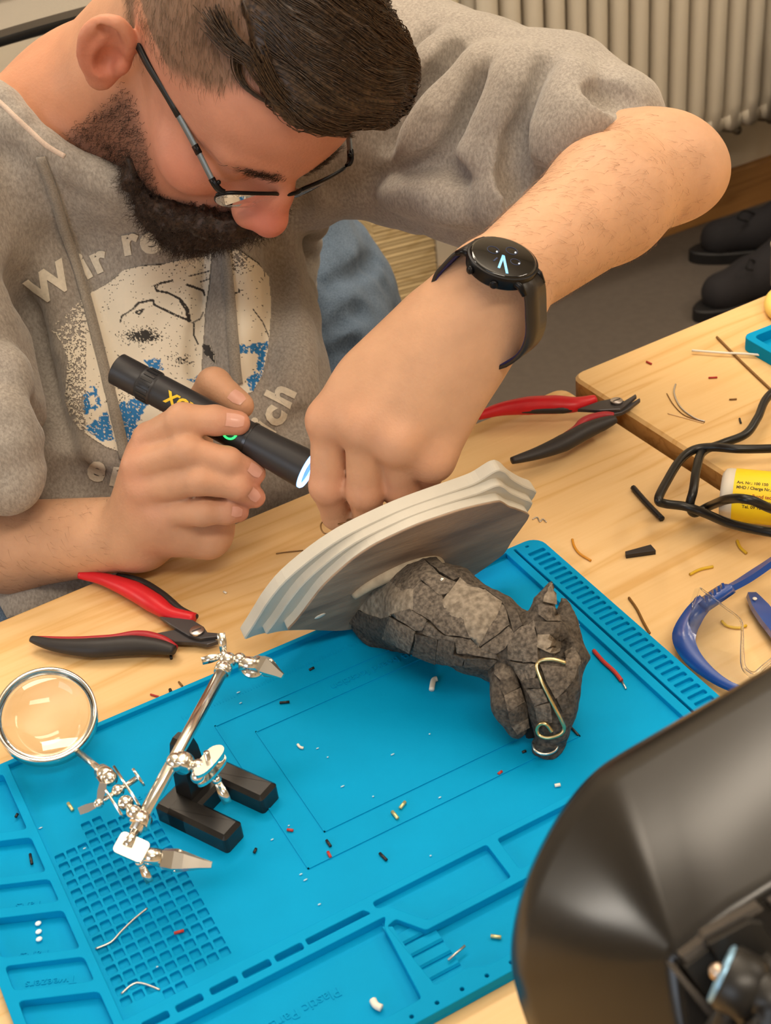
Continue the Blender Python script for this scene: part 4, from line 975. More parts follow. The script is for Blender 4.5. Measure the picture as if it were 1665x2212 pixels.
for x, y, r in ((1065, 540, 3.6), (1105, 542, 3.6), (1113, 566, 3.0)):
    c = px_dir(x, y); obj('subdial', tube([Wp(c[0] + r * math.cos(a), c[1] + r * math.sin(a), 1.1) for a in np.linspace(0, 2 * math.pi, 25)[:-1]], .00018, 5, closed=True), M_DIM, wt)
    c2 = px_dir(x + 8, y + 4); obj('subdial_dot', ball(Wp(c2[0], c2[1], 1.1), .0006, 8, 5), M_WHT, wt)
cc = px_dir(1068, 612)
for x, y in ((1068, 608), (1006, 566)):
    c = px_dir(x, y); c = c / np.linalg.norm(c); p0 = Wp(c[0] * 21, c[1] * 21, -5.5); obj('crown', lathe([(0, .0026), (.0022, .0026), (.0027, .0021)], p0, WX * c[0] + WY2 * c[1], 16), M_BLK, wt)
# strap: goes from the lugs around the wrist
M_STRAP = mat('dark_rubber_strap', '#2b2622', .38, spec=.45); M_STRAPIN = mat('navy_strap_lining', '#10184f', .4)
WCT = FC - WN * .038
def around(a): return WCT + (WX * math.cos(a) * .0360 + WN * math.sin(a) * .0360)
lug = 21
pts = [Wp(20, 0, -4), Wp(26, 0, -8)] + [around(a) for a in np.radians([28, 8, -15, -45, -80, -110, -140, -165, -190, -205])] + [Wp(-26, 0, -8), Wp(-20, 0, -4)]
pts = np.array(pts); cc_ = catmull(pts, 4); rn = np.array([p - WCT for p in cc_]); rn /= np.linalg.norm(rn, axis=1)[:, None]; ax_ = np.array([np.cross(np.gradient(cc_, axis=0)[i], rn[i]) for i in range(len(cc_))])
obj('strap', ribbon(cc_, [.021, .020, .020, .020, .020, .021], .0022, rn), M_STRAP, wt); autosmooth(wt.children[-1])
obj('strap_lining', ribbon(cc_ - rn * .0014, .0194, .0006, rn), M_STRAPIN, wt)
for s in (-1, 1):
    for t in (-1, 1): obj('lug', tube([Wp(s * 15, t * 11, -3), Wp(s * 21, t * 10.5, -4), Wp(s * 25.5, t * 10, -8)], [.0026, .0022, .0018], 8), M_BLK, wt)
# ------------------------------------------------------------------ torch in his right hand
tc_ = empty('torch', 'slim black torch with blue-white ring light and green button, held in his right hand', 'torch', P(455, 905, .955))
TT, TH = P(252, 796, .970), P(668, 1018, .945); TD = (TH - TT); TL = np.linalg.norm(TD); TD /= TL
M_TORCH = mat('black_anodised', '#37373a', .42, .3, spec=.5)
def tl(s0, s1, pr): return lathe([(s0 + a * (s1 - s0), r) for a, r in pr], TT, TD, 36)
R0 = .0116
def part(nm, s0, s1, pr, m=M_TORCH): o = obj(nm, tl(s0 * TL, s1 * TL, pr), m, tc_); autosmooth(o, 30); return o
part('tail_cap', 0, .135, [(0, R0 * .9), (.04, R0 * 1.0), (.95, R0 * 1.0), (1, R0 * .96)])
part('knurled_ring', .135, .215, [(0, R0 * .97), (.1, R0 * 1.03), (.9, R0 * 1.03), (1, R0 * .97)])
part('barrel', .215, .695, [(0, R0 * .98), (.02, R0), (1, R0 * 1.03)])
part('collar_ring', .690, .703, [(0, R0 * 1.1), (1, R0 * 1.1)], mat('steel_grey_ring', '#4a4a4c', .3, .8))
part('head', .700, .985, [(0, R0 * 1.06), (.4, R0 * 1.07), (.7, R0 * 1.14), (1, R0 * 1.18)])
TU, TV = frame_of(TD, UW)[1:]
kn = []
for i in range(20):
    a = 2 * math.pi * i / 20; n = math.cos(a) * TU + math.sin(a) * TV; c = TT + TD * TL * .175 + n * R0 * 1.03; t = np.cross(n, TD)
    kn.append(([tuple(c + TD * x * .0042 + t * y * .0008 + n * z) for z in (-.0003, .0006) for x, y in ((-1, -1), (1, -1), (1, 1), (-1, 1))], [(3, 2, 1, 0), (4, 5, 6, 7), (0, 1, 5, 4), (1, 2, 6, 5), (2, 3, 7, 6), (3, 0, 4, 7)]))
o = obj('knurl', join(*kn), mat('worn_black', '#38383a', .35, .4), tc_, False); o['kind'] = 'stuff'
# front: bezel with a lit ring
rr_ = R0 * 1.18
lt = [tuple(TT + TD * (TL * .988 + (.001 if k else 0)) + (math.cos(a) * TU + math.sin(a) * TV) * r) for k in (0, 1) for r in (rr_ * .78, rr_ * .97) for a in np.linspace(0, 2 * math.pi, 41)[:-1]]
o = obj('ring_light', tube([TT + TD * TL * .990 + (math.cos(a) * TU + math.sin(a) * TV) * rr_ * .86 for a in np.linspace(0, 2 * math.pi, 41)[:-1]], .0017, 8, closed=True), mat('blue_white_led', '#cfe6ff', .3, emit='#6aa8ff', estr=5.0), tc_)
obj('reflector', lathe([(TL * .985, .0001), (TL * .986, rr_ * .7)], TT, TD, 32), mat('torch_reflector', '#15181f', .2, .6), tc_)
l = bpy.data.lights.new('torch_beam', 'SPOT'); l.energy = 1.0; l.color = (.68, .82, 1.0); l.spot_size = math.radians(95); l.spot_blend = .8; l.shadow_soft_size = .012
lo_ = bpy.data.objects.new('torch_beam', l); COL.objects.link(lo_); lo_.location = TT + TD * (TL + .004); lo_.rotation_euler = Vector(TD).to_track_quat('-Z', 'Y').to_euler()
tn = CAM - (TT + TH) / 2; tn = tn - TD * (tn @ TD); tn /= np.linalg.norm(tn); ts = np.cross(tn, TD)
M_GREEN = mat('green_led', '#35e06a', .3, emit='#2fe066', estr=2.2)
def on_barrel(s, ang, off): return TT + TD * s * TL + (tn * math.cos(ang) + ts * math.sin(ang)) * (R0 * 1.03 + off)
sg = 1 if (on_barrel(.6, .5, 0) - on_barrel(.6, -.5, 0)) @ UW < 0 else -1
bc = [on_barrel(.622 + .0052 / TL * math.cos(a), sg * (.10 + .0052 / R0 * math.sin(a)), .0004) for a in np.linspace(0, 2 * math.pi, 29)[:-1]]
obj('button_ring', tube(bc, .0008, 8, closed=True), M_GREEN, tc_)
obj('button', ball(on_barrel(.622, sg * .10, -.0012), [.004, .004, .003], 16, 8), mat('button_rubber', '#2a2a2c', .6), tc_)
# maker's word printed in yellow along the barrel, upside down
v, f = text_mesh('NIRKOIX', .0112, .00045, spacing=.82); w0 = v[:, 0].max()
V = [on_barrel(.285 + (w0 - x) / TL, -sg * ((y - .0033) / R0) + sg * .10, .00015) for x, y, z in v]
obj('printed_word', (V, f), mat('yellow_print', '#e8c324', .5), tc_, True)
# ------------------------------------------------------------------ dragon trophy: plaque, neck, head
A_F, TR_F = P(1078, 1080, .866), P(1088, 1196, .936)
dA = np.linalg.norm(A_F - TR_F)
PW = (A_F - TR_F) / dA; PM = (A_F + TR_F) / 2
_c = [(abs((P(624, 1358, d) - PM) @ PW), d) for d in np.linspace(.82, .97, 120)]; PT = P(624, 1358, min(_c)[1])
PA = PT - PM; PL = np.linalg.norm(PA); PA /= PL; PN = np.cross(PA, PW)
if PN @ (P(1170, 1450, .83) - PM) < 0: PN = -PN
print('plaque', round(dA, 3), round(PL, 3), PN)
dr = empty('dragon_trophy', 'grey leather dragon head trophy on a stepped shield plaque, lying nose-down on the mat', 'sculpture', Z(950, 1330, TZ))
hw = dA / 2
def shield(g):                                               # g: 0 front board, 1 back board; wider steps at the two ends
    half = [(-20, .5), (-18.5, 5), (-15, 11), (-11.5, 17), (-6.5, 25), (-3.5, 32), (-1.0, 37), (.5, 38.8), (3, 40.5), (7, 42.5), (14, 46), (26, 51), (40, 54.8), (55, 58), (71, 58.8), (87, 57.6), (103, 51), (121, 38), (133, 24), (141, 13.5), (147, 6.5), (151, 2.8), (153, .7)]
    out = []
    for sg_, pts in ((1, half), (-1, half[::-1])):
        for a, b_ in pts:
            a2 = a + g * (-12 + 40 * (a + 20) / 175); b2 = b_ + g * (2.0 + 12 * math.exp(-(a / 11) ** 2)) * min(1, b_ / 30)
            out.append((a2 / 1000, (sg_ * b2 - 12 * g * max(0, min(1, (a - 125) / 28)) ** 2) / 1000))
    return catmull([(x, y, 0) for x, y in out], 3, True)[:, :2]
M_PLQ = mat('plaque_grey_white_paint', '#c9c4b8', .55, var=.08, vscale=30, bump=.1, bscale=200)
M_PLF = mat('plaque_brown_drybrush', '#a68d77', .6, var=.5, vscale=14, col2='#7c6757', bump=.25, bscale=120, stretch=(1, 5, 5))
def plate(name, g, z0, z1, m, bev=.0007):
    pl = shield(g); n = len(pl); pin = []
    for i in range(n):
        t = pl[(i + 1) % n] - pl[i - 1]; t = t / (np.linalg.norm(t) + 1e-12); q_ = np.array([-t[1], t[0]]); q_ = q_ if q_ @ (pl[i] - np.array([.06, 0])) < 0 else -q_; pin.append(pl[i] + q_ * bev)
    V = []
    for q_, z in ((pl, z0), (pl, z1 - bev), (pin, z1)): V += [tuple(PM + PA * a + PW * b + PN * z) for a, b in q_]
    F = [tuple(range(n))[::-1], tuple(2 * n + k for k in range(n))] + [(l * n + k, l * n + (k + 1) % n, (l + 1) * n + (k + 1) % n, (l + 1) * n + k) for l in (0, 1) for k in range(n)]
    o = obj(name, (V, F), m, dr, False); bm = bmesh.new(); bm.from_mesh(o.data); bmesh.ops.recalc_face_normals(bm, faces=bm.faces); bm.to_mesh(o.data); bm.free(); return o
plate('back_board', 1.0, -.0205, -.0120, M_PLQ); plate('middle_board', .5, -.0120, -.0060, M_PLQ)
plate('front_board', .0, -.0060, 0, M_PLQ); plate('painted_face', .0, -.0003, .0008, M_PLF, .0004)
# neck and head
def on_face(x, y):
    v = FW + RW * (x - 832.5) / FPX - UW * (y - 1106) / FPX; t = ((PM - CAM) @ PN) / (v @ PN); return CAM + v * t
N0 = on_face(872, 1300)
N1, N2, N3 = P(955, 1325, .868), P(1045, 1368, .846), P(1118, 1396, .836)
D = Sdf()
nv = (N2 - N0) / np.linalg.norm(N2 - N0)
D.chain([N0 - nv * .004, N1, N2, N3], mm(31, 28.5, 24, 19), .012)
D.cone(N0 - nv * .004, N0 + nv * .012, .036, .028, .015)
HD0, HD1, HD2 = P(1170, 1392, .826), P(1187, 1490, .820), P(1187, 1594, .828)
D.chain([HD0, HD1, HD2], mm(18.5, 14, 8.8), .010)
D.cone(P(1205, 1440, .815), P(1200, 1560, .822), .012, .008, .012)
D.chain([P(1168, 1345, .824), P(1176, 1300, .822), P(1189, 1256, .822)], mm(11, 6, .6), .004)
D.chain([P(1215, 1360, .832), P(1220, 1320, .836), P(1215, 1287, .84)], mm(8, 4.5, .6), .004)
D.chain([P(1228, 1345, .832), P(1238, 1420, .828), P(1222, 1500, .826)], mm(5, 8, 5), .006)
D.chain([P(1105, 1405, .838), P(1082, 1440, .840)], mm(13, 9), .010)
D.ell(P(1213, 1402, .812), mm(8, 8, 8), None, .004, 's')
D.ell(P(1178, 1612, .832), mm(9, 9, 6), None, .006)
D.post.append(lambda p, d: d + .0011 * vnoise(p, 140) + .0006 * vnoise(p, 330))
_lo, _hi = D.bounds(); XV, XF = mesh_sdf(D, _lo, _hi, .0022)
M_LEA = mat('dry_brushed_leather', '#766c61', .72, var=.4, vscale=420, col2='#48413a', bump=.9, bscale=500, spec=.3)
M_LEA2 = mat('pale_leather', '#94897a', .75, var=.35, vscale=260, col2='#6b6155', bump=.6, bscale=420, spec=.3)
M_LEA3 = mat('dark_leather', '#5c544b', .7, var=.45, vscale=420, col2='#38322d', bump=.9, bscale=500, spec=.3)
neck = npmesh('neck_and_head', XV, XF, M_LEA3, dr)
DT = bvh(XV, XF)
JW = Sdf(); JW.chain([P(1086, 1452, .829), P(1096, 1520, .822), P(1116, 1570, .824)], mm(9, 9.4, 7), .006); JW.post.append(lambda p, d: d + .001 * vnoise(p, 150)); _lo, _hi = JW.bounds(); jv, jf = mesh_sdf(JW, _lo, _hi, .0022)
jaw = npmesh('lower_jaw', jv, jf, M_LEA3, dr); JT = bvh(jv, jf)
M_MOUTH = mat('mouth_shade_fill', '#0c0b0a', .9)
def patch(name, poly, tree, m, parent, th=.0012, off=.0010, step=9, grow=1.045, smooth=True):
    """a flap of material laid on a surface: outline in photo positions, cast on the surface, with its own thickness"""
    pl = [np.array(q_, float) for q_ in poly]; ce = np.mean(pl, 0); pl = [ce + (q_ - ce) * grow for q_ in pl]; b = []
    for i in range(len(pl)):
        a, c = pl[i], pl[(i + 1) % len(pl)]; n = max(1, int(np.linalg.norm(c - a) / step)); b += [a + (c - a) * j / n for j in range(n)]
    lo, hi = np.min(b, 0), np.max(b, 0); ins = []; nb = len(b)
    def inside(q_):
        r = False
        for i in range(nb):
            x1, y1 = b[i]; x2, y2 = b[i - 1]
            if (y1 > q_[1]) != (y2 > q_[1]) and q_[0] < (x2 - x1) * (q_[1] - y1) / (y2 - y1) + x1: r = not r
        return r
    for x in np.arange(lo[0] + step / 2, hi[0], step):
        for y in np.arange(lo[1] + step / 2, hi[1], step):
            if inside((x, y)) and min(math.hypot(x - q_[0], y - q_[1]) for q_ in b) > step * .5: ins.append(np.array((x, y)))
    pts = [Vector(q_) for q_ in b + ins]
    vs, es, fs, ov, oe, of = mgeo.delaunay_2d_cdt(pts, [], [list(range(nb))], 1, 1e-6)
    top, bot, ok = [], [], True
    for k, q_ in enumerate(vs):
        p, n = hit(tree, q_[0], q_[1])
        if p is None: 
            v = FW + RW * (q_[0] - 832.5) / FPX - UW * (q_[1] - 1106) / FPX; v = v / np.linalg.norm(v); c = CAM + v * (np.linalg.norm(np.mean(top, 0) - CAM) if top else np.linalg.norm(N1 - CAM)); r = tree.find_nearest(Vector(c)); p, n = np.array(r[0]), np.array(r[1])
        if n @ (CAM - p) < 0: n = -n
        e = off if k < nb else off * 1.1; top.append(p + n * (e + th)); bot.append(p + n * (e * .2 - .0004))
    N = len(vs); V = top + bot; F = [tuple(f) for f in fs]; a = np.array(top)
    F2 = []
    for f in F:
        nn = np.cross(a[f[1]] - a[f[0]], a[f[2]] - a[f[0]]); F2.append(f if nn @ (CAM - a[f[0]]) > 0 else f[::-1])
    ring = {}
    for f in F2:
        for i in range(len(f)): ring[(f[i], f[(i + 1) % len(f)])] = 1
    sd = [(j, i, i + N, j + N) for (i, j) in ring if (j, i) not in ring]
    me_o = obj(name, (V, F2 + sd), m, parent, smooth)
    if smooth: autosmooth(me_o, 45)
    return me_o
def zz(L_, ox, oy, s): return [(ox + x / s, oy + y / s) for x, y in L_]
NP = [(1, [(490, 330), (610, 275), (690, 350), (720, 390), (715, 520), (490, 580), (390, 545), (290, 480)]), (0, [(520, 290), (700, 185), (770, 330), (720, 385), (640, 395)]),
 (0, [(700, 190), (770, 175), (890, 285), (780, 330)]), (0, [(790, 335), (890, 290), (960, 330), (1010, 350), (960, 420), (900, 430)]), (2, [(770, 175), (860, 170), (1030, 310), (990, 330), (900, 270)]),
 (0, [(725, 390), (770, 335), (920, 440), (930, 490), (1060, 590), (1130, 660), (1130, 720), (950, 690), (850, 600), (730, 530)]), (1, [(920, 480), (1040, 320), (1100, 370), (1220, 410), (1080, 490), (1080, 610), (930, 520)]),
 (1, [(1050, 490), (1220, 410), (1330, 490), (1290, 590), (1180, 780), (1120, 700)]), (0, [(1300, 500), (1350, 510), (1390, 640), (1190, 780)]), (2, [(1110, 380), (1280, 410), (1460, 560), (1500, 640), (1440, 690), (1330, 480), (1230, 405)]),
 (2, [(250, 490), (380, 550), (360, 660), (250, 600)]), (2, [(385, 550), (500, 585), (560, 570), (510, 700), (400, 690), (360, 660)]), (0, [(575, 555), (700, 520), (820, 600), (780, 660), (740, 660)]),
 (0, [(560, 575), (735, 670), (705, 770), (690, 810), (510, 715)]), (0, [(820, 610), (940, 700), (1120, 735), (1000, 755), (900, 725), (790, 690)]), (2, [(740, 695), (895, 725), (875, 890), (720, 830)]),
 (2, [(910, 725), (1025, 745), (1015, 830), (1090, 855), (1070, 910), (885, 885)]), (0, [(1035, 745), (1130, 735), (1180, 790), (1300, 830), (1320, 865), (1040, 820)]), (2, [(1095, 855), (1310, 875), (1250, 930), (1085, 910)]),
 (0, [(1195, 795), (1390, 660), (1440, 700), (1370, 800), (1310, 830)])]
ML = (M_LEA, M_LEA2, M_LEA3)
for k, pl in NP: patch('leather_patch', zz(pl, 680, 1160, 3.33), DT, ML[k], neck, .0013, .0012 + .0006 * RNG.random())
HPt = [(0, [(560, 890), (690, 830), (650, 1180), (480, 1160), (470, 990)]), (0, [(690, 850), (740, 800), (790, 1080), (800, 1200), (650, 1190)]), (1, [(790, 930), (1000, 960), (1000, 1100), (940, 1130), (770, 1040)]),
 (0, [(800, 600), (960, 640), (990, 800), (860, 790), (790, 720)]), (2, [(740, 800), (860, 805), (1000, 820), (1070, 900), (1000, 950), (790, 925)]), (0, [(500, 1190), (790, 1230), (790, 1300), (760, 1370), (640, 1390), (560, 1260)]),
 (2, [(640, 1400), (800, 1370), (810, 1460), (680, 1470)]), (0, [(690, 1480), (830, 1475), (880, 1600), (760, 1640)]), (0, [(760, 1655), (900, 1620), (920, 1800), (800, 1820)]),
 (0, [(830, 1240), (1040, 1260), (1100, 1400), (1040, 1480), (960, 1560), (880, 1400)]), (2, [(965, 1560), (1060, 1500), (1065, 1650), (1020, 1700)]), (0, [(1070, 1120), (1150, 1060), (1180, 1200), (1120, 1400), (1090, 1380), (1045, 1260)]),
 (1, [(830, 580), (880, 450), (925, 360), (935, 600)])]
for k, pl in HPt: patch('leather_patch', zz(pl, 1000, 1180, 4.81), DT, ML[k], neck, .0012, .0011 + .0006 * RNG.random(), 7)
for k, pl in ((0, [(350, 1160), (470, 1130), (490, 1240), (520, 1340), (400, 1400), (345, 1330)]), (2, [(400, 1405), (530, 1345), (560, 1480), (440, 1560), (400, 1500)]), (0, [(440, 1570), (570, 1490), (610, 1620), (470, 1700)]), (2, [(470, 1705), (620, 1630), (640, 1780), (500, 1850)]), (0, [(505, 1855), (640, 1790), (655, 1880), (560, 1930)])):
    patch('leather_patch', zz(pl, 1000, 1180, 4.81), JT, ML[k], jaw, .0012, .0010, 7)
obj('mouth_shade_fill', tube([P(1108, 1436, .838), P(1131, 1520, .829), P(1150, 1590, .832)], mm(4, 6, 4), 10), M_MOUTH, dr)  # near-black tube put in for the shade of the gap between the jaws
# wires: spiral along the snout, ring at the nostril
wz = zz([(1045, 1225), (960, 1192), (870, 1184), (815, 1215), (795, 1280), (828, 1390), (880, 1500), (940, 1640), (1000, 1780), (1020, 1860), (990, 1922), (900, 1958), (825, 1930), (797, 1870), (825, 1812), (870, 1802), (905, 1845), (930, 1895)], 1000, 1180, 4.81)
wp = []
for x, y in wz:
    p, n = hit(DT, x, y); wp.append(p + (n if n @ (CAM - p) > 0 else -n) * .0034)
obj('gold_wire', tube(catmull(wp, 6), .00115, 8), mat('pale_gold_wire', '#d8c38f', .28, 1.0), dr, label='pale gold wire bent in a spiral along the snout')
obj('nose_ring', tube(catmull([P(1152, 1606, .822), P(1157, 1622, .818), P(1177, 1629, .816), P(1198, 1622, .818), P(1205, 1606, .822)], 5), .0009, 8), M_STEEL, dr)
p, n = hit(DT, 955, 1257); obj('rivet', ball(p + n * .002, .0018, 10, 6), M_STEEL, neck)
# plaster rim round the foot of the neck
rm = [(762, 1283), (790, 1262), (830, 1240), (870, 1222), (905, 1210), (935, 1206), (948, 1214)]
obj('plaster_rim', tube(catmull([on_face(x, y) + PN * .002 for x, y in rm], 4), mm(2.5, 4, 5, 4, 3.5), 10), mat('beige_plaster', '#b3a48d', .85, var=.35, vscale=90), dr)
for k, (x, y) in enumerate(((690, 1328),)):
    obj('paint_chip', ball(on_face(x, y) + PN * .001, mm(4.2, 2.2, .6), 10, 6, np.stack([PA, PW, PN])), mat('white_chip', '#cfcdc6', .6), dr)
# wire loop at the back that he is fixing
wl = Z(716, 1140, TZ)
obj('wire_loop', join(tube(catmull([P(745, 1122, .92), P(715, 1118, .925), P(693, 1132, .925), P(700, 1152, .92), P(725, 1150, .915)], 5), .00055, 6), tube(catmull([P(757, 1128, .915), P(732, 1132, .915), P(735, 1127, .918), P(760, 1122, .915)], 5), .00055, 6)), mat('brown_wire', '#8a6a42', .4, .8), dr)
# ------------------------------------------------------------------ flush cutters
M_RED = mat('red_grip', '#d3202b', .38, spec=.45, var=.08, vscale=60); M_GRIP = mat('black_grip', '#2c292a', .5, var=.15, vscale=80); M_DARK = mat('dark_tool_steel', '#4b484a', .42, .55)
M_REDD = mat('red_grip_edge', '#a8252f', .45)
def zp(L_, ox, oy, s, z): return [Z(ox + x / s, oy + y / s, z) for x, y in L_]
def pliers(label, zoom, red, rr, blk, br, redge, bedge, pl1, pl2, piv, z):
    t = empty('flush_cutter', label, 'pliers', Z(zoom[0] + piv[0] / zoom[2], zoom[1] + piv[1] / zoom[2], z - .008))
    hz = z
    obj('handle', tube(catmull(zp(red, *zoom, hz), 6), rr, 14, sq=.85), M_RED, t, label='red handle')
    obj('grip_edge', tube(catmull(zp(redge, *zoom, hz - .001), 6), mm(1.5, 3.2, 3.6, 2), 10), M_GRIP, t)
    obj('handle', tube(catmull(zp(blk, *zoom, hz), 6), br, 14, sq=.85), M_GRIP, t, label='black handle')
    obj('grip_edge', tube(catmull(zp(bedge, *zoom, hz), 6), mm(1.5, 3.4, 4, 2.5), 10), M_REDD, t, label='red inner edge')
    for pl, dz in ((pl1, 0), (pl2, -.0028)):
        q_ = zp(pl, *zoom, hz + dz + .001); pts = [(p[0], p[1]) for p in q_]; a = sum(pts[i - 1][0] * pts[i][1] - pts[i][0] * pts[i - 1][1] for i in range(len(pts)))
        obj('jaw', prism(pts if a > 0 else pts[::-1], hz + dz - .0014, hz + dz + .0016, .0005), M_DARK, t, False)
    c = Z(zoom[0] + piv[0] / zoom[2], zoom[1] + piv[1] / zoom[2], hz + .002)
    obj('pivot_screw', lathe([(0, .0050), (.0012, .0050), (.0016, .0042)], c, (0, 0, 1), 20), mat('pivot_steel', '#b9b2b0', .3, 1.0), t); autosmooth(t.children[-1])
    s_ = box(c[0] - .0035, c[0] + .0035, c[1] - .0005, c[1] + .0005, c[2] + .0015, c[2] + .0018); obj('screw_slot', s_, M_DARK, t, False)
    return t
pliers('red and black flush cutter lying open on the left, beside the magnifier', (0, 1180, 2.523),
    [(435, 155), (560, 178), (720, 238), (840, 310), (930, 365), (1060, 392)], mm(3.4, 5, 7.6, 7.6, 5.4, 4.2), [(172, 505), (300, 538), (500, 553), (720, 540), (860, 548), (950, 566)], mm(2.6, 5, 7.4, 7.6, 6, 3.6),
    [(640, 155), (760, 190), (880, 265), (975, 345), (1072, 385)], [(200, 500), (400, 512), (600, 508), (750, 488), (880, 510), (955, 555)],
    [(870, 385), (1045, 400), (1110, 440), (1130, 470), (1225, 478), (1190, 492), (1125, 500), (1090, 505), (1030, 490), (930, 430)],
    [(850, 478), (945, 458), (1000, 445), (1080, 440), (1115, 470), (1120, 497), (1197, 517), (1128, 537), (1060, 525), (950, 522)], (1073, 465), TZ + .0085)
pliers('red and black flush cutter lying open across the joint of the two tables', (1000, 600, 2.504),
    [(78, 750), (200, 712), (350, 692), (500, 686), (610, 685), (715, 655)], mm(3.4, 6, 8.4, 8.6, 7, 3.8), [(262, 990), (400, 950), (540, 895), (660, 830), (760, 788), (822, 765)], mm(3, 5.4, 7.6, 7.4, 6, 3.6),
    [(300, 722), (400, 716), (540, 712), (600, 708)], [(330, 955), (470, 905), (600, 830), (660, 775), (760, 745), (815, 745)],
    [(620, 712), (740, 668), (810, 655), (872, 668), (930, 632), (938, 640), (880, 690), (850, 712), (740, 718)],
    [(680, 742), (790, 720), (860, 680), (890, 690), (952, 653), (958, 660), (900, 706), (860, 730), (770, 748)], (830, 670), TZ + .0175)
# ------------------------------------------------------------------ helping hand with magnifier
hh = empty('helping_hand', 'helping-hand stand with magnifier, chrome rod, two alligator clips and black cast base', 'soldering aid', (.125, .565, TZ + .0046))
M_CAST = mat('black_cast_iron', '#121214', .28, spec=.55, var=.3, vscale=60, col2='#221f1c')
hb, hu, hv = np.array([.1205, .5350]), np.array([.884, .467]), np.array([-.467, .884])
def hw_(u, v): q_ = hb + hu * u + hv * v; return (q_[0], q_[1])
zb = TZ + .0047
def cprism(u0, u1, v0, v1, z0, z1, bev): return prism([hw_(*q_) for q_ in rrect(u0, u1, v0, v1, .0022, 3)], z0, z1, bev)
obj('crossbar', cprism(0, .0495, .0285, .053, zb, zb + .0128, .0022), M_CAST, hh, False)
obj('prong', cprism(0, .0158, -.001, .045, zb, zb + .013, .0024), M_CAST, hh, False); obj('prong', cprism(.0337, .0495, -.001, .045, zb, zb + .013, .0024), M_CAST, hh, False)
ps = []
for z, a, b in ((.012, .0085, .0062), (.030, .0075, .0055), (.044, .0068, .0050), (.051, .0052, .0046), (.054, .0025, .004)):
    ps += [(*hw_(.0225 + x * a, .041 + y * b), zb + z) for x, y in ((-1, -1), (1, -1), (1, 1), (-1, 1))]
obj('post', (ps, [(3, 2, 1, 0), (16, 17, 18, 19)] + [(l * 4 + k, l * 4 + (k + 1) % 4, l * 4 + 4 + (k + 1) % 4, l * 4 + 4 + k) for l in range(4) for k in range(4)]), M_CAST, hh, False)
RZ = TZ + .062
RA, RB = Z(487, 1437, RZ + .004), Z(292, 1796, RZ - .004); RDv = (RB - RA) / np.linalg.norm(RB - RA)
obj('rod', tube([RA, RB], .0037, 20), M_STEEL, hh)
def sphere_(p, r, par=hh, nm='joint_ball'): return obj(nm, ball(p, r, 16, 10), M_STEEL, par)
def collar(p, d, r, l, nm='collar'): return obj(nm, lathe([(-l / 2, r * .86), (-l * .38, r), (l * .38, r), (l / 2, r * .86)], p, d, 20), M_STEEL, hh)
def wing(p, d1, d2, l=.010, w_=.0050):                     # two wings of a nut
    o1 = obj('wing_nut', join(ribbon([p + d1 * .002, p + d1 * l * .6, p + d1 * l], [w_ * .7, w_, w_ * .9], .0016, FW), ribbon([p + d2 * .002, p + d2 * l * .6, p + d2 * l], [w_ * .7, w_, w_ * .9], .0016, FW), ball(p, .0028, 12, 8)), M_STEEL, hh); return o1
def nrm(v): return v / np.linalg.norm(v)
def dirp(dx, dy, dz=0): return nrm(RW * dx - UW * dy - FW * dz)
def clip(p0, p1, w_=.0058):                                  # alligator clip: two jaws, side plates and a spring
    d = nrm(p1 - p0); L_ = np.linalg.norm(p1 - p0); n = nrm(CAM - p0); n = nrm(n - d * (n @ d)); u = np.cross(d, n)
    for s in (1, -1):
        V = []
        for t, h0, h1, ww in ((0, .0006, .0046, w_ * .5), (.25, .0010, .0052, w_ * .56), (.45, .0006, .0042, w_ * .46), (.75, .0001, .0024, w_ * .28), (1, .0000, .0010, w_ * .16)):
            for hh_, q_ in ((h0, -1), (h0, 1), (h1, 1), (h1, -1)): V.append(tuple(p0 + d * L_ * t + n * s * hh_ * (.9 if s > 0 else 1) + u * q_ * ww * (.75 if hh_ == h1 else 1)))
        F = [(3, 2, 1, 0), (16, 17, 18, 19)] + [(l * 4 + k, l * 4 + (k + 1) % 4, l * 4 + 4 + (k + 1) % 4, l * 4 + 4 + k) for l in range(4) for k in range(4)]
        o = obj('clip_jaw', (V, F), M_STEEL, hh, False); autosmooth(o, 40)
        te = [ball(p0 + d * L_ * t + n * s * .0002, .0007, 6, 4) for t in np.linspace(.62, .97, 7)]; o2 = obj('clip_teeth', join(*te), M_STEEL, hh); o2['kind'] = 'stuff'
    obj('clip_spring', tube([p0 + d * L_ * .30 + u * x * w_ * .5 + n * .0022 * math.cos(a) + d * .0022 * math.sin(a) for x, a in zip(np.linspace(-1, 1, 40), np.linspace(0, 8 * math.pi, 40))], .0005, 6), M_STEEL, hh)
    collar(p0 - d * .001, d, .0040, .007, 'clip_socket')
# upper end
jt = RA - RDv * .004
collar(RA + RDv * .004, RDv, .0052, .006); sphere_(jt, .0052); sphere_(jt + dirp(.9, -.1) * .007, .0040)
wing(jt + dirp(-.5, -.6) * .004, dirp(-.12, -1), dirp(-.95, .25), .0135)
bp = jt + dirp(1, .18) * .013; obj('barrel', lathe([(-.006, .0046), (.006, .0050)], bp, dirp(1, .1), 18), M_STEEL, hh); obj('clamp_plate', lathe([(-.0008, .0072), (.0008, .0072)], bp + dirp(.35, .35) * .003, nrm(CAM - bp + .6 * UW), 20), M_STEEL, hh)
clip(bp + dirp(1, -.05) * .007, Z(611, 1461, RZ + .0), .0105)
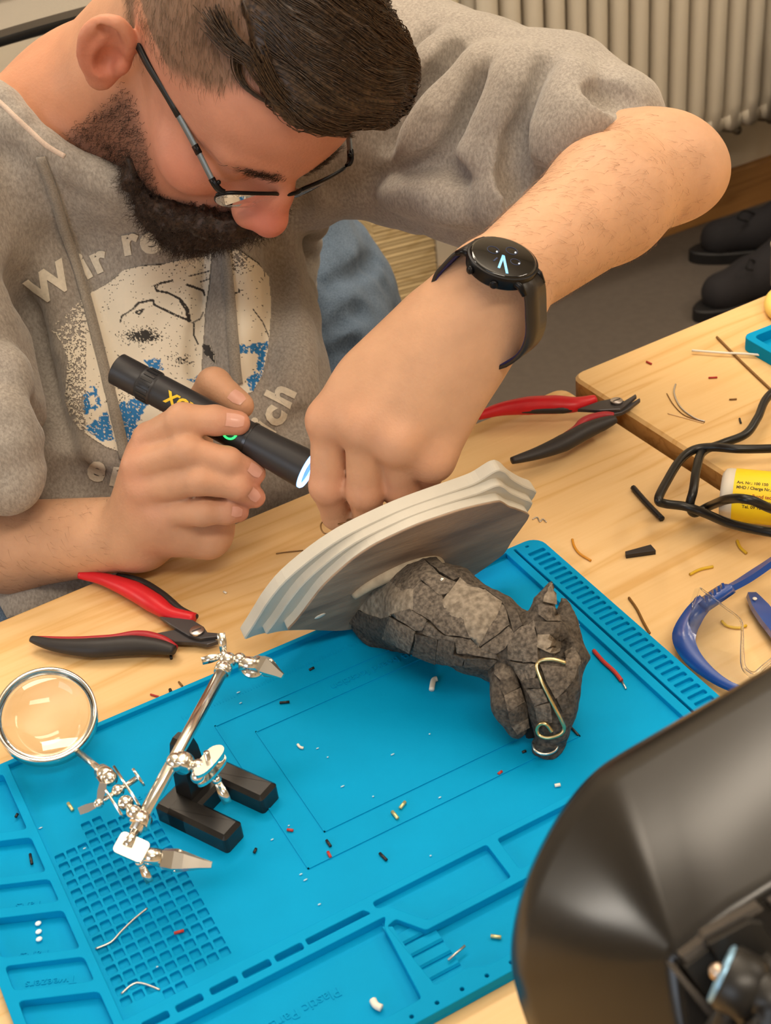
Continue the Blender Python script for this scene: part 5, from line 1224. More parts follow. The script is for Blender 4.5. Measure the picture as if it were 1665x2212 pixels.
# middle clamp on the post
mc = Z(395, 1648, RZ); sphere_(mc + dirp(-.9, -.1) * .004, .0055); collar(mc, RDv, .0058, .009); sphere_(mc + dirp(.9, .25) * .009, .0048)
pc = Z(452, 1652, RZ - .004)
for k, dz in ((0, .0036), (1, -.0036)):
    c = pc + np.array([0, 0, dz]); pts = [c + dirp(x, y) * 1 for x, y in ()]
    ring = catmull([c + hu3 for hu3 in [np.array([*(hu * a + hv * b), 0]) for a, b in ((-.013, -.002), (-.007, -.0055), (.008, -.0045), (.012, .0), (.007, .0045), (-.007, .003))]], 4, True)
    n = len(ring); V = [tuple(q_ + np.array([0, 0, z])) for z in (-.0011, .0011) for q_ in ring]; obj('clamp_plate', (V, [tuple(range(n))[::-1], tuple(range(n, 2 * n))] + [(i, (i + 1) % n, n + (i + 1) % n, n + i) for i in range(n)]), M_STEEL, hh, False)
sphere_(pc + np.array([*(hu * -.010), 0]), .0042); sphere_(pc + np.array([*(hu * .007), 0]), .0042)
wing(pc + np.array([0, 0, -.008]) + dirp(.2, .2) * .004, dirp(.45, .95), dirp(-.6, -.6), .0145, .0055); obj('clamp_bolt', tube([pc + (0, 0, -.010), pc + (0, 0, .010)], .0017, 10), M_STEEL, hh)
# lower end: plate, clip, wing
pe = RB + RDv * .010; obj('rod_tip', tube([RB, pe], .0028, 14), M_STEEL, hh)
n = nrm(CAM - pe); n = nrm(n + .45 * UW); u = nrm(dirp(.9, .45) - n * (dirp(.9, .45) @ n)); v = np.cross(n, u)
pl = rrect(-.0085, .0085, -.0062, .0062, .0025, 4); pcx = Z(284, 1831, RZ - .006)
obj('clamp_plate', ([tuple(pcx + u * x + v * y + n * z) for z in (-.0012, .0012) for x, y in pl], [tuple(range(len(pl)))[::-1], tuple(range(len(pl), 2 * len(pl)))] + [(i, (i + 1) % len(pl), len(pl) + (i + 1) % len(pl), len(pl) + i) for i in range(len(pl))]), M_STEEL, hh, False)
cb = pcx + dirp(.97, .32) * .011 - n * .003; obj('barrel', lathe([(-.005, .0044), (.006, .0048)], cb, dirp(1, .2), 18), M_STEEL, hh)
clip(cb + dirp(1, .2) * .007, Z(458, 1869, RZ - .014), .0110); wing(pcx + dirp(.55, .8) * .008 - n * .003, dirp(.45, .9), dirp(-.5, -.9), .012, .0045); sphere_(pcx - n * .004, .0044)
# magnifier arm
k0 = RB - RDv * .007; collar(k0, RDv, .0058, .007); k1 = Z(272, 1735, RZ + .001); obj('arm_rod', tube([k0, k1], .0028, 12), M_STEEL, hh); sphere_(k0 + dirp(-.5, -.6) * .006, .0042); sphere_(k1, .0044)
k2 = Z(238, 1682, RZ + .002); sphere_(k2, .0044); sphere_((k1 + k2) / 2, .0036)
kd = nrm(k1 - k2); kn = nrm(np.cross(kd, CAM - k1))
for s in (-1, 1):
    ring = [k2 - kd * .004, k1 + kd * .006]; obj('clamp_plate', ribbon([ring[0] + kn * s * .0052, (k1 + k2) / 2 + kn * s * .0052, ring[1] + kn * s * .0052], [.006, .0105, .006], .0014, kn), M_STEEL, hh)
obj('clamp_bolt', tube([(k1 + k2) / 2 - kn * .012, (k1 + k2) / 2 + kn * .009], .0016, 10), M_STEEL, hh); obj('thumb_disc', lathe([(-.0007, .0058), (.0007, .0058)], (k1 + k2) / 2 + kn * (.011 if kn @ RW > 0 else -.013), kn, 20), M_STEEL, hh)
wing((k1 + k2) / 2 + kn * (-.012 if kn @ RW > 0 else .012), dirp(-.9, .35), dirp(.2, -.9), .0115, .0045)
LC = P(101, 1548, .852); LN = nrm(nrm(CAM - LC) * 1.0 + np.array([0, 0, .85])); k3 = P(166, 1622, .848)
obj('handle_socket', lathe([(0, .0032), (.001, .0047), (.0150, .0047), (.016, .0036)], k2 + nrm(k3 - k2) * .005, k3 - k2, 18), M_STEEL, hh); obj('socket_pin', tube([k2, k3], .0022, 10), M_STEEL, hh)
LR = .0300
prof = [(-.0050, LR - .0012), (-.0052, LR + .0008), (.0052, LR + .0008), (.0052, LR - .0012), (.0010, LR - .0016), (-.0010, LR - .0016)]
d, u, v = frame_of(LN); V, F = [], []; nn_ = 64
for s, r in prof:
    for k in range(nn_): a = 2 * math.pi * k / nn_; V.append(tuple(LC + d * s + r * (math.cos(a) * u + math.sin(a) * v)))
for i in range(len(prof)):
    j = (i + 1) % len(prof)
    for k in range(nn_): F.append((i * nn_ + k, j * nn_ + k, j * nn_ + (k + 1) % nn_, i * nn_ + (k + 1) % nn_))
obj('lens_rim', (V, F), M_STEEL, hh); autosmooth(hh.children[-1], 40)
Rc = .085; lp_ = []
for i in range(9): r = (LR - .0014) * i / 8; lp_.append((-(math.sqrt(Rc * Rc - r * r) - math.sqrt(Rc * Rc - LR * LR)) - .0006, max(r, 1e-5)))
lp_ = lp_ + [(-a, r) for a, r in lp_[::-1]]
obj('magnifier_lens', lathe(lp_, LC, LN, 64), mat('clear_glass', '#ffffff', .0, trans=1.0, ior=1.5), hh)
# ------------------------------------------------------------------ black cable, flux bottle, safety glasses
M_CABLE = mat('black_cable', '#141312', .35, spec=.5)
def at(x, y, h): return Z(x, y, T2Z + h)
cp = [at(1760, 790, .02), at(1665, 850, .016), at(1636, 903, .014), at(1610, 938, .012), at(1560, 958, .012), at(1518, 976, .018), at(1505, 1010, .024), at(1497, 1060, .022), at(1490, 1090, .014), at(1500, 1108, .006),
      at(1535, 1092, .010), at(1575, 1078, .040), at(1620, 1080, .050), at(1700, 1102, .030), at(1800, 1040, .012), at(1790, 960, .012), at(1690, 968, .020), at(1600, 970, .024), at(1540, 966, .022), at(1498, 972, .020), at(1468, 995, .020), at(1440, 1040, .022), at(1422, 1078, .022), at(1436, 1088, .018),
      at(1480, 1094, .014), at(1520, 1108, .014), at(1580, 1132, .022), at(1665, 1150, .028), at(1780, 1165, .03)]
tag(obj('power_cable', tube(catmull(cp, 8), .0033, 12), M_CABLE), 'thick black looped cable lying over the flux bottle at the right', 'cable')
B0, B1 = Z(1556, 1066, T2Z + .019), Z(1700, 1080, T2Z + .019); BDv = nrm(B1 - B0); BLn = .095
bt = empty('flux_bottle', 'white plastic bottle with yellow label lying under the black cable', 'bottle', B0)
obj('body', lathe([(0, .006), (.0006, .0150), (.003, .0182), (.006, .0188), (BLn * .82, .0188), (BLn * .92, .014), (BLn, .009)], B0, BDv, 32), mat('white_polyethylene', '#d8cfbf', .45, sss=.1), bt); autosmooth(bt.children[-1], 50)
obj('label', lathe([(.0095, .01885), (.0095, .01900), (.070, .01900), (.070, .01885)], B0, BDv, 40), mat('yellow_label', '#f0cf14', .45), bt); autosmooth(bt.children[-1], 50)
obj('cap', lathe([(0, .010), (.014, .010), (.015, .009)], B0 + BDv * BLn, BDv, 20), mat('white_cap', '#dcd6ca', .4), bt)
bn = CAM - B0; bn = nrm(bn - BDv * (bn @ BDv)); bs = np.cross(bn, BDv); bs = -bs if bs @ UW < 0 else bs
M_INK = mat('black_ink', '#4a3a10', .6); M_INKR = mat('red_ink', '#a5411a', .6)
def label_line(s, x, y, size, m):
    v_, f = text_mesh(s, size, .00008); V = []
    for a, b, _ in v_: an = (y + b) / .019; V.append(B0 + BDv * (x + a) + (bn * math.cos(an) + bs * math.sin(an)) * .01908)
    obj('label_lettering', (V, f), m, bt)
label_line('Art. Nr.: 100 150', .0115, .0085, .0030, M_INK); label_line('MHD / Charge Nr.: 7001', .0115, .0048, .0030, M_INK); label_line('cardbond technologies', .0175, -.0008, .0034, M_INKR); label_line('Hergestellt für Elektronik', .0110, -.0050, .0032, M_INK); label_line('Tel. 09 12 11 20', .0165, -.0088, .0032, M_INK)
# blue safety glasses
sg_ = empty('safety_glasses', 'blue framed safety glasses with clear lens lying upside down at the right', 'safety glasses', Z(1540, 1400, TZ))
M_BLUEF = mat('blue_frame_plastic', '#1c4a9c', .25, spec=.5, trans=.15); M_CLEAR = mat('clear_polycarbonate', '#f6f8f8', .03, trans=1.0, ior=1.25)
def sgp(x, y, h): return Z(x, y, TZ + h)
rf = np.array([.0, 0, 1.])
obj('temple_arm', ribbon(catmull([sgp(1760, 1150, .03), sgp(1690, 1198, .026), sgp(1640, 1232, .022), sgp(1600, 1258, .020), sgp(1562, 1278, .018)], 5), [.006, .0075, .0085, .008, .008], .004, UW), M_BLUEF, sg_); autosmooth(sg_.children[-1])
obj('hinge_comb', ribbon(catmull([sgp(1574, 1270, .019), sgp(1548, 1287, .018), sgp(1512, 1312, .016)], 4), [.011, .013, .012], .006, UW), M_BLUEF, sg_); autosmooth(sg_.children[-1])
for k in range(5):
    c = sgp(1560 - 9 * k, 1271 + 6.5 * k, .0225); obj('comb_tooth', ribbon([c + UW * .0035, c - UW * .0022 + RW * .001], .0016, .002, FW), M_BLUEF, sg_, False)
fr = catmull([sgp(1522, 1300, .016), sgp(1496, 1332, .014), sgp(1477, 1375, .012), sgp(1492, 1415, .010), sgp(1528, 1452, .009), sgp(1575, 1482, .008), sgp(1650, 1510, .008)], 6)
obj('brow_frame', ribbon(fr, [.011, .013, .015, .012, .0085, .006, .006], .0045, nrm(CAM - sgp(1500, 1400, .01))), M_BLUEF, sg_); autosmooth(sg_.children[-1])
obj('temple_arm', ribbon(catmull([sgp(1622, 1284, .006), sgp(1640, 1310, .006), sgp(1665, 1345, .008), sgp(1720, 1420, .010)], 5), [.006, .012, .013, .010], .004, UW), M_BLUEF, sg_); autosmooth(sg_.children[-1])
c = sgp(1630, 1293, .0095); obj('arm_hole', ball(c, mm(1.6, 1.6, .6), 10, 6), mat('white_dot', '#e8ded0', .5), sg_)
def sheet(pts, th):
    n = len(pts); N_ = nrm(CAM - pts[0]); V = [tuple(p) for p in pts] + [tuple(p - N_ * th) for p in pts]; return V, [tuple(range(n)), tuple(range(n, 2 * n))[::-1]] + [(i, n + i, n + (i + 1) % n, (i + 1) % n) for i in range(n)]
obj('clear_lens', sheet([sgp(x, y, h) for x, y, h in ((1512, 1270, .028), (1600, 1342, .024), (1603, 1380, .020), (1605, 1440, .012), (1628, 1456, .010), (1668, 1425, .012), (1720, 1470, .01), (1640, 1506, .008), (1575, 1480, .008), (1528, 1450, .009), (1492, 1412, .010), (1478, 1374, .012), (1488, 1330, .018))], .0012), M_CLEAR, sg_, False)
obj('lens_edge', tube(catmull([sgp(1512, 1270, .028), sgp(1560, 1308, .026), sgp(1598, 1338, .024), sgp(1603, 1365, .021), sgp(1603, 1410, .016), sgp(1607, 1443, .012), sgp(1628, 1457, .010), sgp(1650, 1440, .011), sgp(1680, 1415, .012)], 5), mm(.7, .7, .9, 1.4, 1.8, 1.8, 1.6), 8), M_CLEAR, sg_)
obj('side_shield', sheet([sgp(x, y, h) for x, y, h in ((1512, 1268, .028), (1500, 1272, .026), (1478, 1335, .012), (1488, 1335, .014))], .001), M_CLEAR, sg_, False)
# blue tray and other things on the second table
tr = empty('blue_tray', 'small blue silicone tray at the right edge of the second table', 'tray', Z(1650, 740, T2Z))
c0 = Z(1672, 778, T2Z + .006)[:2]; c0 = c0 + np.array([.054, .012]); ca = math.radians(20)
def rotp(pl, c, a): return [(c[0] + x * math.cos(a) - y * math.sin(a), c[1] + x * math.sin(a) + y * math.cos(a)) for x, y in pl]
trm = flat_holes('tray_rim', rotp(rrect(-.055, .055, -.028, .028, .008), c0, .0), [rotp(rrect(-.048, .048, -.021, .021, .005), c0, .0)], T2Z, T2Z + .012, .0006)
link('rim', trm, M_MAT, tr, False); obj('floor', prism(rotp(rrect(-.050, .050, -.023, .023, .005), c0, .0), T2Z, T2Z + .003), M_MAT, tr, False)
M_YEL = mat('pale_yellow_plastic', '#f0cf6e', .35, sss=.1)
yr = Z(1762, 658, T2Z + .006)
tag(obj('yellow_roll', tube([yr + np.array([math.cos(a) * .038, math.sin(a) * .038, 0]) for a in np.linspace(0, 2 * math.pi, 41)[:-1]], .0065, 12, closed=True), M_YEL), 'pale yellow ring standing at the far right corner of the second table', 'ring')
sv = Z(1690, 585, T2Z + .045)
tag(obj('steel_cup', lathe([(0, .018), (.002, .020), (.040, .022), (.042, .0225), (.042, .020), (.004, .018)], np.array([Z(1712, 618, T2Z)[0], Z(1712, 618, T2Z)[1], T2Z + .0003]), (0, 0, 1), 32), mat('brushed_cup', '#cfc9bd', .25, 1.0)), 'shiny metal cup at the right edge above the yellow ring', 'cup')
# ------------------------------------------------------------------ large black lamp head close to the camera
lm = empty('desk_lamp', 'large black desk lamp head seen from above, close at lower right', 'lamp', (.62, .12, TZ))
M_LAMP = mat('black_satin_lamp', '#171513', .24, spec=.6)
_st = [(1800, 1370), (1700, 1428), (1600, 1486), (1500, 1544), (1420, 1590), (1345, 1634)]
_arc = catmull([(1345, 1634, 0), (1300, 1664, 0), (1255, 1708, 0), (1210, 1768, 0), (1168, 1842, 0), (1136, 1916, 0), (1114, 1995, 0), (1106, 2060, 0), (1108, 2110, 0)], 4)[:, :2]
_end = [(1122, 2165), (1146, 2235), (1180, 2320), (1215, 2410)]
rim_px = _st[:-1] + [tuple(p) for p in _arc] + _end
top_px = [(1830, 1835), (1740, 1887), (1655, 1936), (1575, 1984), (1516, 2032)] + [(1472, 2070)] * len(_arc) + [(1474, 2110), (1480, 2170), (1488, 2220), (1496, 2270)]
def lamp_at(x, y, d): return P(x, y, d)
LV, n = [], len(rim_px); rows = 10
for j in range(rows + 1):
    t = j / rows
    for (x, y), (a, b) in zip(rim_px, top_px):
        p, q_ = P(x, y, .50), P(a, b, .435); c = p * (1 - t) + q_ * t - FW * .0035 * math.sin(math.pi * t); LV.append(c)
inn = [P(x, y, .50) + FW * .004 for x, y in rim_px]
LF = [(j * n + i, j * n + i + 1, (j + 1) * n + i + 1, (j + 1) * n + i) for j in range(rows) for i in range(n - 1)]
b0 = len(LV); LV += [p + FW * .006 for p in LV[:n]]; LF += [(b0 + i, b0 + i + 1, i + 1, i) for i in range(n - 1)]
o = obj('shade', (LV, LF), M_LAMP, lm); bm = bmesh.new(); bm.from_mesh(o.data); bmesh.ops.remove_doubles(bm, verts=bm.verts, dist=.0004); bmesh.ops.recalc_face_normals(bm, faces=bm.faces); bm.to_mesh(o.data); bm.free()
sd_m = o.modifiers.new('wall', 'SOLIDIFY'); sd_m.thickness = .0025; sd_m.offset = -1
tp = [P(x, y, .4345) for x, y in [(1830, 1838), (1690, 1918), (1530, 2022), (1474, 2068), (1472, 2100), (1492, 2250), (1830, 2330)]]
obj('top_plate', ([tuple(p) for p in tp] + [tuple(p + FW * .004) for p in tp], [tuple(range(7)), tuple(range(7, 14))[::-1]] + [(i, 7 + i, 7 + (i + 1) % 7, (i + 1) % 7) for i in range(7)]), mat('black_lamp_plate', '#171514', .45), lm, False)
def slab(nm, pts, d0, th, m):
    a = [P(x, y, d0) for x, y in pts]; k = len(a); c = np.mean(a, 0); top = [c + (p - c) * .96 for p in a]
    V = [tuple(p + FW * th) for p in a] + [tuple(p + FW * .0008) for p in a] + [tuple(p) for p in top]
    F = [tuple(range(k))[::-1], tuple(range(2 * k, 3 * k))] + [(l * k + i, l * k + (i + 1) % k, l * k + k + (i + 1) % k, l * k + k + i) for l in (0, 1) for i in range(k)]
    o = obj(nm, (V, F), m, lm, False); bm = bmesh.new(); bm.from_mesh(o.data); bmesh.ops.recalc_face_normals(bm, faces=bm.faces); bm.to_mesh(o.data); bm.free(); return o
M_LAMP2 = mat('black_lamp_plastic', '#1b1a19', .38, spec=.5); M_LAMP3 = mat('lamp_edge_highlight', '#4a4540', .4)  # the lighter grey puts edge highlights of the black fixture into colour
slab('mounting_rail', [(1470, 2068), (1516, 2034), (1520, 2020), (1640, 1955), (1650, 1966), (1532, 2032), (1528, 2046), (1482, 2082)], .430, .006, M_LAMP3)
slab('mounting_rail', [(1664, 1950), (1760, 1890), (1770, 1905), (1672, 1966)], .430, .006, M_LAMP3)
slab('hinge_block', [(1530, 2040), (1618, 1992), (1648, 1994), (1690, 2060), (1600, 2130), (1568, 2105)], .424, .012, M_LAMP2)
slab('hinge_block', [(1478, 2090), (1530, 2050), (1585, 2115), (1550, 2175), (1520, 2155)], .428, .010, M_LAMP2)
slab('cover_edge', [(1452, 2098), (1472, 2104), (1545, 2186), (1530, 2196)], .426, .010, M_LAMP3)
kc = P(1598, 2125, .412); kd = nrm(dirp(.85, .4, .3))
obj('knob', lathe([(-.006, .0085), (-.004, .0100), (.004, .0100), (.006, .0085)], kc, kd, 28), M_LAMP2, lm); obj('knob_ring', tube([kc - kd * .0055 + (frame_of(kd)[1] * math.cos(a) + frame_of(kd)[2] * math.sin(a)) * .0082 for a in np.linspace(0, 2 * math.pi, 33)[:-1]], .0011, 8, closed=True), mat('pale_blue_ring', '#8db8d8', .3, .5), lm)
obj('knob_screw', ball(kc - kd * .007, .0028, 12, 8), mat('warm_steel', '#cbb9a8', .3, 1.0), lm)
sh = P(1720, 2230, .40); obj('arm', tube(catmull([kc + kd * .004, P(1680, 2170, .405), P(1800, 2330, .40), np.array([.52, .10, 1.25]), np.array([.60, .10, 1.00]), np.array([.62, .12, TZ + .03])], 6), .0075, 14), M_LAMP2, lm)
obj('arm_bracket', tube([P(1540, 2250, .418), P(1600, 2150, .415), P(1680, 2080, .415)], .0045, 12), M_LAMP2, lm)
obj('foot', lathe([(0, .05), (.008, .05), (.020, .016), (.032, .010)], (.62, .12, TZ + .0005 if True else 0), (0, 0, 1), 32), M_LAMP2, lm)
# ------------------------------------------------------------------ background things
def shoe(label, px, py, yaw):
    c = Z(px, py, 0); t = empty('shoe', label, 'shoe', c); ca, sa = math.cos(yaw), math.sin(yaw)
    def W_(x, y, z): return np.array([c[0] + ca * x - sa * y, c[1] + sa * x + ca * y, z])
    S = Sdf(); S.chain([W_(.05, 0, .045), W_(.13, .004, .05), W_(.24, 0, .062)], mm(40, 40, 38), .03); S.cone(W_(.18, 0, .08), W_(.25, 0, .11), .036, .042, .02)
    S.post.append(lambda p, d: np.maximum(d, .024 - p[:, 2])); lo, hi = S.bounds(); v, f = mesh_sdf(S, lo, hi, .005); npmesh('upper', v, f, mat('black_suede', '#1d1b1f', .85, bump=.3), t)
    o = []
    for a in np.linspace(0, 2 * math.pi, 40)[:-1]:
        x = math.cos(a); y = math.sin(a); o.append((.135 + .15 * x, (.044 + .006 * x * -1) * y))
    pl = [tuple(W_(x, y, 0)[:2]) for x, y in o]; obj('sole', prism(pl, .0005, .026, .003), mat('black_rubber_sole', '#121113', .6), t, False)
    for i in range(4): obj('lace', tube(catmull([W_(.13 + i * .022, -.026, .082 + i * .007), W_(.135 + i * .022, 0, .096 + i * .009), W_(.13 + i * .022, .026, .082 + i * .007)], 4), .0025, 8), mat('black_lace', '#0e0d10', .8), t)
    obj('lace_loop', tube(catmull([W_(.12, -.01, .095), W_(.09, -.03, .115), W_(.075, -.04, .105), W_(.10, -.03, .09)], 5), .0022, 8), mat('black_lace', '#0e0d10', .8), t)
    S = Sdf(); S.chain([W_(.235, 0, .11), W_(.245, 0, .30), W_(.25, 0, .52)], mm(46, 54, 60), .02); lo, hi = S.bounds(); v, f = mesh_sdf(S, lo, hi, .008); npmesh('trouser_leg', v, f, mat('black_trousers', '#17161a', .9), t)
    return t
shoe('black lace-up shoe on the floor below the radiator, toe pointing left', 1502, 562, math.radians(-24))
shoe('black lace-up shoe half hidden by the edge of the second table', 1512, 690, math.radians(-2))
o = npmesh('patterned_bag', *(lambda S: mesh_sdf(S, *S.bounds(), .009))(Sdf().ell((1.168, 2.305, .57), (.062, .062, .112), None, .01).ell((1.166, 2.305, .70), (.066, .060, .085), None, .03)), None)
m = bpy.data.materials.new('black_white_knit'); m.use_nodes = True; nt = m.node_tree; b = nt.nodes['Principled BSDF']; wv = nt.nodes.new('ShaderNodeTexWave'); wv.inputs['Scale'].default_value = 38; wv.inputs['Distortion'].default_value = 6; wv.inputs['Detail Scale'].default_value = 5; wv.bands_direction = 'Z'
tcn = nt.nodes.new('ShaderNodeTexCoord'); nt.links.new(tcn.outputs['Object'], wv.inputs['Vector']); r = nt.nodes.new('ShaderNodeValToRGB'); r.color_ramp.elements[0].color = (*lin('#1f2226'), 1); r.color_ramp.elements[1].color = (*lin('#b9b49f'), 1); r.color_ramp.elements[0].position = .45; r.color_ramp.elements[1].position = .6
nt.links.new(wv.outputs['Color'], r.inputs['Fac']); nt.links.new(r.outputs[0], b.inputs['Base Color']); b.inputs['Roughness'].default_value = .9; o.data.materials.append(m) if not o.data.materials else None
o.data.materials[0] = m if o.data.materials else m; tag(o, 'black and white patterned knit bag on the timber post, peeking out behind his hair', 'bag')
# chair he sits on; only the top rail of its back shows behind his neck
ch = empty('chair', 'chair behind him, its grey back rail with black edges showing at top left', 'chair', (.36, 1.34, 0))
r0, r1, r2 = P(-260, 118, 1.40), P(60, 22, 1.45), P(420, -70, 1.53); rc = catmull([r0, r1, r2], 8)
obj('back_rail', ribbon(rc + UW * .004, .050, .010, nrm(UW * .4 - FW)), mat('grey_chair_rail', '#8d8578', .7, bump=.3), ch, False)
obj('rail_trim', tube(rc - UW * .022, .0075, 10), mat('black_chair_trim', '#101011', .45), ch); obj('rail_trim', tube(rc + UW * .030, .005, 10), mat('black_chair_trim', '#101011', .45), ch)
for p_, sx in ((r0, .13), (r2, .60)):
    obj('back_post', tube([p_ - UW * .03, np.array([sx, 1.53, .70]), np.array([sx, 1.50, .44])], .011, 12), mat('black_chair_trim', '#101011', .45), ch)
obj('seat', prism(rrect(.11, .62, 1.08, 1.52, .05, 4), .455, .495, .012), mat('grey_seat', '#6f6a64', .9), ch, False)
for x, y in ((.15, 1.12), (.58, 1.12), (.15, 1.48), (.58, 1.48)): obj('leg', tube([(x, y, .457), (x, y, .0005)], .011, 12), mat('black_chair_trim', '#101011', .45), ch)
# ------------------------------------------------------------------ offcuts: snipped wires, pins and shrink-tube pieces
C_ = dict(red='#b3362e', orange='#d08a1c', yellow='#d9b02c', black='#1c1b1c', brown='#7a5526', gold='#d8cf9a', white='#e4e0d6', silver='#c9c6c2', tan='#e6c79b')
def scrap(name, label, cat, pts, r, col, z=TZ, metal=0.0, n=7):
    q_ = [Z(x, y, z + r + .0001) for x, y in pts]
    o = obj(name, tube(catmull(q_, 5) if len(q_) > 2 else q_, r, n), mat('offcut_' + col, C_[col], .4, metal)); return tag(o, label, cat)
MZ = TZ + .0046
W_ = 'wire_offcut'
scrap(W_, 'curved orange-brown wire offcut on the table right of the mat corner', 'wire', [(1236, 1165), (1240, 1180), (1252, 1196), (1276, 1211)], .0009, 'orange')
scrap(W_, 'long brown wire offcut beside the right strip of the mat', 'wire', [(1358, 1291), (1375, 1315), (1390, 1345), (1403, 1368)], .0009, 'brown')
scrap(W_, 'short bent yellow wire offcut below the black cable', 'wire', [(1592, 1168), (1598, 1182), (1612, 1195)], .0011, 'yellow')
scrap(W_, 'straight yellow wire offcut above the safety glasses', 'wire', [(1490, 1241), (1512, 1230), (1540, 1224)], .0011, 'yellow')
scrap(W_, 'curved yellow wire offcut seen through the safety glasses', 'wire', [(1558, 1341), (1570, 1352), (1595, 1356), (1612, 1351)], .0010, 'yellow')
scrap('shrink_tube', 'black length of shrink tube pointing down from the cable loop', 'tube', [(1367, 1053), (1395, 1085), (1430, 1121)], .0022, 'black')
scrap('copper_rod', 'thin dark brown rod lying across the second table', 'rod', [(1548, 728), (1605, 785), (1665, 842)], .0011, 'brown', T2Z)
scrap('white_wire', 'thin white wire crossing the brown rod near the blue tray', 'wire', [(1494, 757), (1560, 762), (1620, 765), (1690, 772)], .0010, 'white', T2Z + .002)
scrap('wire_strand', 'bundle strand of bare wire curled on the second table', 'wire', [(1459, 830), (1456, 850), (1470, 880), (1500, 903), (1522, 910)], .0007, 'silver', T2Z, 1.0)
scrap('wire_strand', 'thin bare wire strand left of the curled bundle on the second table', 'wire', [(1440, 850), (1455, 875), (1480, 898), (1522, 912)], .0004, 'brown', T2Z, .6)
scrap('wire_strand', 'fine bare strand lying flat below the curled bundle', 'wire', [(1442, 893), (1480, 903), (1520, 914)], .0004, 'tan', T2Z, .3)
scrap(W_, 'short red-brown snip near the far edge of the second table', 'wire', [(1396, 781), (1407, 786)], .0009, 'red', T2Z)
scrap(W_, 'short orange-red snip in the middle of the second table', 'wire', [(1530, 816), (1549, 815)], .0008, 'red', T2Z)
scrap(W_, 'short dark snip lying level below the orange-red snip', 'wire', [(1575, 863), (1591, 862)], .0007, 'brown', T2Z)
scrap(W_, 'short upright dark snip left of the black cable', 'wire', [(1597, 904), (1600, 914)], .0008, 'black', T2Z)
scrap('wire_strand', 'tangle of bare wire strands right of the shield plaque', 'wire', [(1150, 1122), (1160, 1117), (1166, 1127), (1172, 1121), (1180, 1128)], .0005, 'silver', TZ, 1.0)
scrap('wire_strand', 'bare wire strand on the table left of the plaque', 'wire', [(596, 1196), (615, 1193), (655, 1189)], .0005, 'brown', TZ, .6)
scrap(W_, 'tiny red snip on the table left of the plaque tip', 'wire', [(566, 1287), (577, 1281)], .0010, 'red')
scrap(W_, 'tiny white snip on the table beyond the left cutter', 'wire', [(483, 1278), (489, 1281)], .0008, 'white')
scrap(W_, 'red snip leaning on the far edge of the mat', 'wire', [(325, 1500), (342, 1505)], .0007, 'red')
scrap(W_, 'brown snip on the table by the far mat edge under the rod', 'wire', [(386, 1473), (394, 1482)], .0007, 'brown')
scrap(W_, 'black snip standing at the far mat edge', 'wire', [(367, 1489), (369, 1494)], .0011, 'black')
scrap(W_, 'black snip poking from under the black handle of the left cutter', 'wire', [(368, 1408), (370, 1423)], .0010, 'black')
scrap('red_wire', 'red insulated wire end with bare tip on the right of the mat', 'wire', [(1282, 1405), (1302, 1428), (1326, 1450), (1342, 1470)], .0014, 'red', MZ)
scrap('bare_tip', 'bare silver tip lying at the end of the red wire on the mat', 'wire', [(1342, 1470), (1352, 1488)], .0007, 'silver', MZ, 1.0)
scrap('probe_pin', 'black pin under the dragon snout on the mat', 'pin', [(1215, 1552), (1250, 1589)], .0008, 'black', MZ)
scrap('plastic_pin', 'white bent plastic pin standing on the mat left of the dragon', 'pin', [(932, 1490), (936, 1470), (944, 1466)], .0018, 'white', MZ)
TRAY = TZ + .0027
for x0, y0, x1, y1, c, z, l in ((847, 1753, 859, 1768, 'gold', MZ, 'gold pin on the mat pointing down right, upper pair by the lower tray'), (864, 1746, 875, 1732, 'gold', MZ, 'gold pin on the mat leaning right, beside its twin'), (1060, 2022, 1082, 2025, 'gold', TRAY, 'gold pin lying in the lower right tray'), (147, 1735, 157, 1750, 'gold', MZ, 'gold pin on the mat left of the magnifier joint'), (1198, 1697, 1210, 1695, 'white', MZ, 'white pin on the mat left of the black lamp')):
    scrap('header_pin', l, 'pin', [(x0, y0), (x1, y1)], .0011, c, z, .7 if c == 'gold' else 0)
for x0, y0, x1, y1, l in ((705, 1815, 714, 1828, 'black snip on the mat below the outline corner'), (820, 1843, 835, 1858, 'black snip on the mat right of the outline corner'), (549, 1842, 553, 1833, 'black snip on the mat right of the black base'), (604, 1518, 625, 1516, 'black curl on the mat near the upper clip'), (668, 1447, 678, 1442, 'black snip near the far rim of the mat'), (34, 1765, 38, 1758, 'black snip in the upper left pocket of the mat'), (65, 1845, 69, 1866, 'black snip standing in the second left pocket'), (1128, 1625, 1136, 1622, 'black crumb on the mat left of the dragon nose')):
    scrap('plastic_snip', l, 'offcut', [(x0, y0), (x1, y1)], .0009, 'black', MZ if x0 > 100 else TRAY + .001)
for x0, y0, x1, y1, l in ((376, 2016, 397, 2010, 'red snip lying on the grid of wells'), (620, 1792, 633, 1794, 'reddish crumb on the mat right of the base'), (708, 1840, 714, 1852, 'reddish crumb on the mat below the black snip'), (1076, 1672, 1084, 1666, 'pink crumb on the mat below the dragon nose')):
    scrap('red_snip', l, 'offcut', [(x0, y0), (x1, y1)], .0009, 'red', MZ)
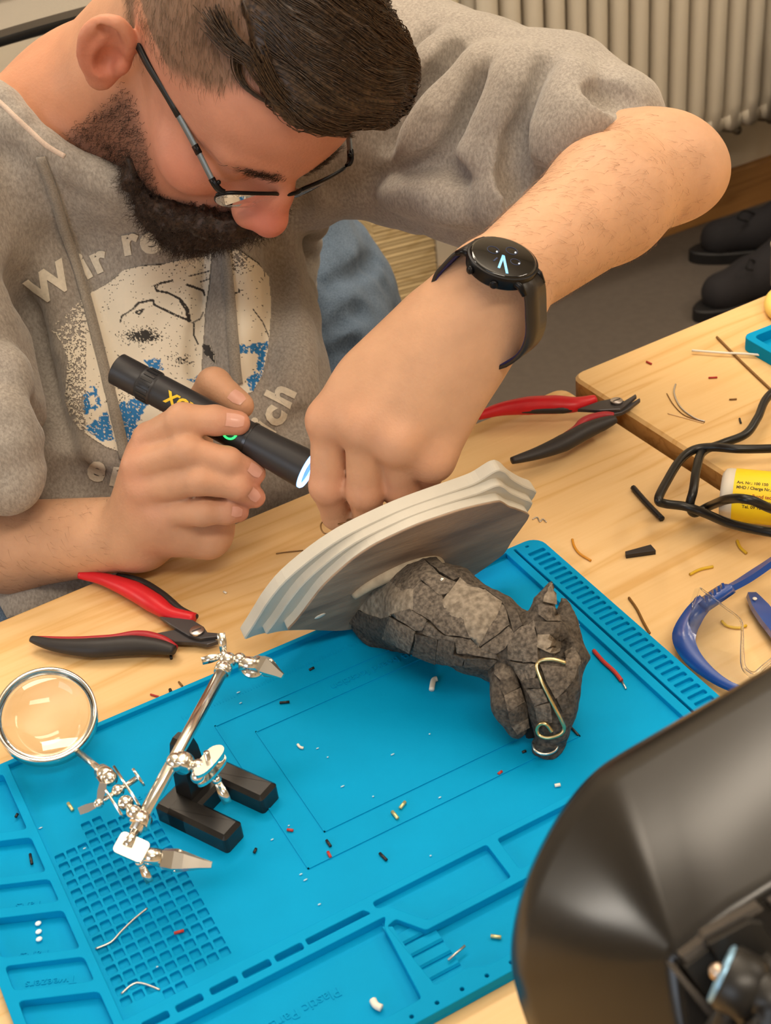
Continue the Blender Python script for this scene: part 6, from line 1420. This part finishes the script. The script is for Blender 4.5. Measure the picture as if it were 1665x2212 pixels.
scrap('silver_wire', 'thin silver wire lying diagonally over the grid of wells', 'wire', [(206, 2050), (240, 2035), (262, 2012), (290, 1985), (318, 1962)], .0006, 'silver', MZ, 1.0)
scrap('silver_wire', 'thin bent silver wire at the bottom of the grid', 'wire', [(262, 2147), (296, 2123), (345, 2138)], .0006, 'silver', MZ, 1.0)
scrap('silver_wire', 'straight silver needle across the steps in the lower tray', 'wire', [(968, 2074), (1004, 2043)], .0007, 'silver', TZ + .0055, 1.0)
scrap('foam_bit', 'white curved bit in the lower left tray', 'offcut', [(805, 2160), (812, 2172), (824, 2178)], .0020, 'white', TRAY)
scrap('foam_bit', 'small white crescent on the mat inside the outline', 'offcut', [(643, 1608), (648, 1614), (655, 1616)], .0009, 'white', MZ)
cl_ = [(708, 1637), (686, 1618), (848, 1631), (928, 1587), (520, 1520), (515, 1497), (806, 1722), (950, 1724), (740, 1700), (624, 1785), (650, 1890), (660, 1902), (930, 1850), (690, 1955), (1240, 1334), (1252, 1350), (588, 1815), (88, 1790), (340, 2090), (183, 1834)]
for k, (x, y) in enumerate(cl_):
    p = Z(x, y, MZ); v, f = ball(p + (0, 0, .0006), mm(.7 + .35 * (k % 3), .5, .45), 8, 5); o = obj('solder_crumb', (v, f), mat('pale_crumb', '#a8d4e6', .4)); tag(o, 'tiny pale crumb scattered on the blue mat', 'crumb', 'pale crumbs scattered on the mat')
# white residue dots in the left pocket
for k, (x, y) in enumerate(((83, 1996), (84, 2014), (85, 2030))):
    p = Z(x, y, TRAY + .0006); o = obj('solder_drop', ball(p + (0, 0, .0006), mm(1.9, 1.6, 1.0), 10, 6), mat('white_solder', '#dff2f8', .3)); tag(o, 'whitish drop in the fourth left pocket of the mat', 'drop', 'white drops in the left pocket')
# flat dark wedge of rubber
pl = [Z(x, y, TZ)[:2] for x, y in ((1350, 1200), (1405, 1185), (1416, 1198), (1352, 1207))]
tag(obj('rubber_wedge', prism([tuple(q_) for q_ in pl[::-1]], TZ + .0002, TZ + .004, .0004), mat('dark_rubber', '#2b2523', .6), None, False), 'flat dark wedge-shaped rubber piece on the table above the safety glasses', 'offcut')
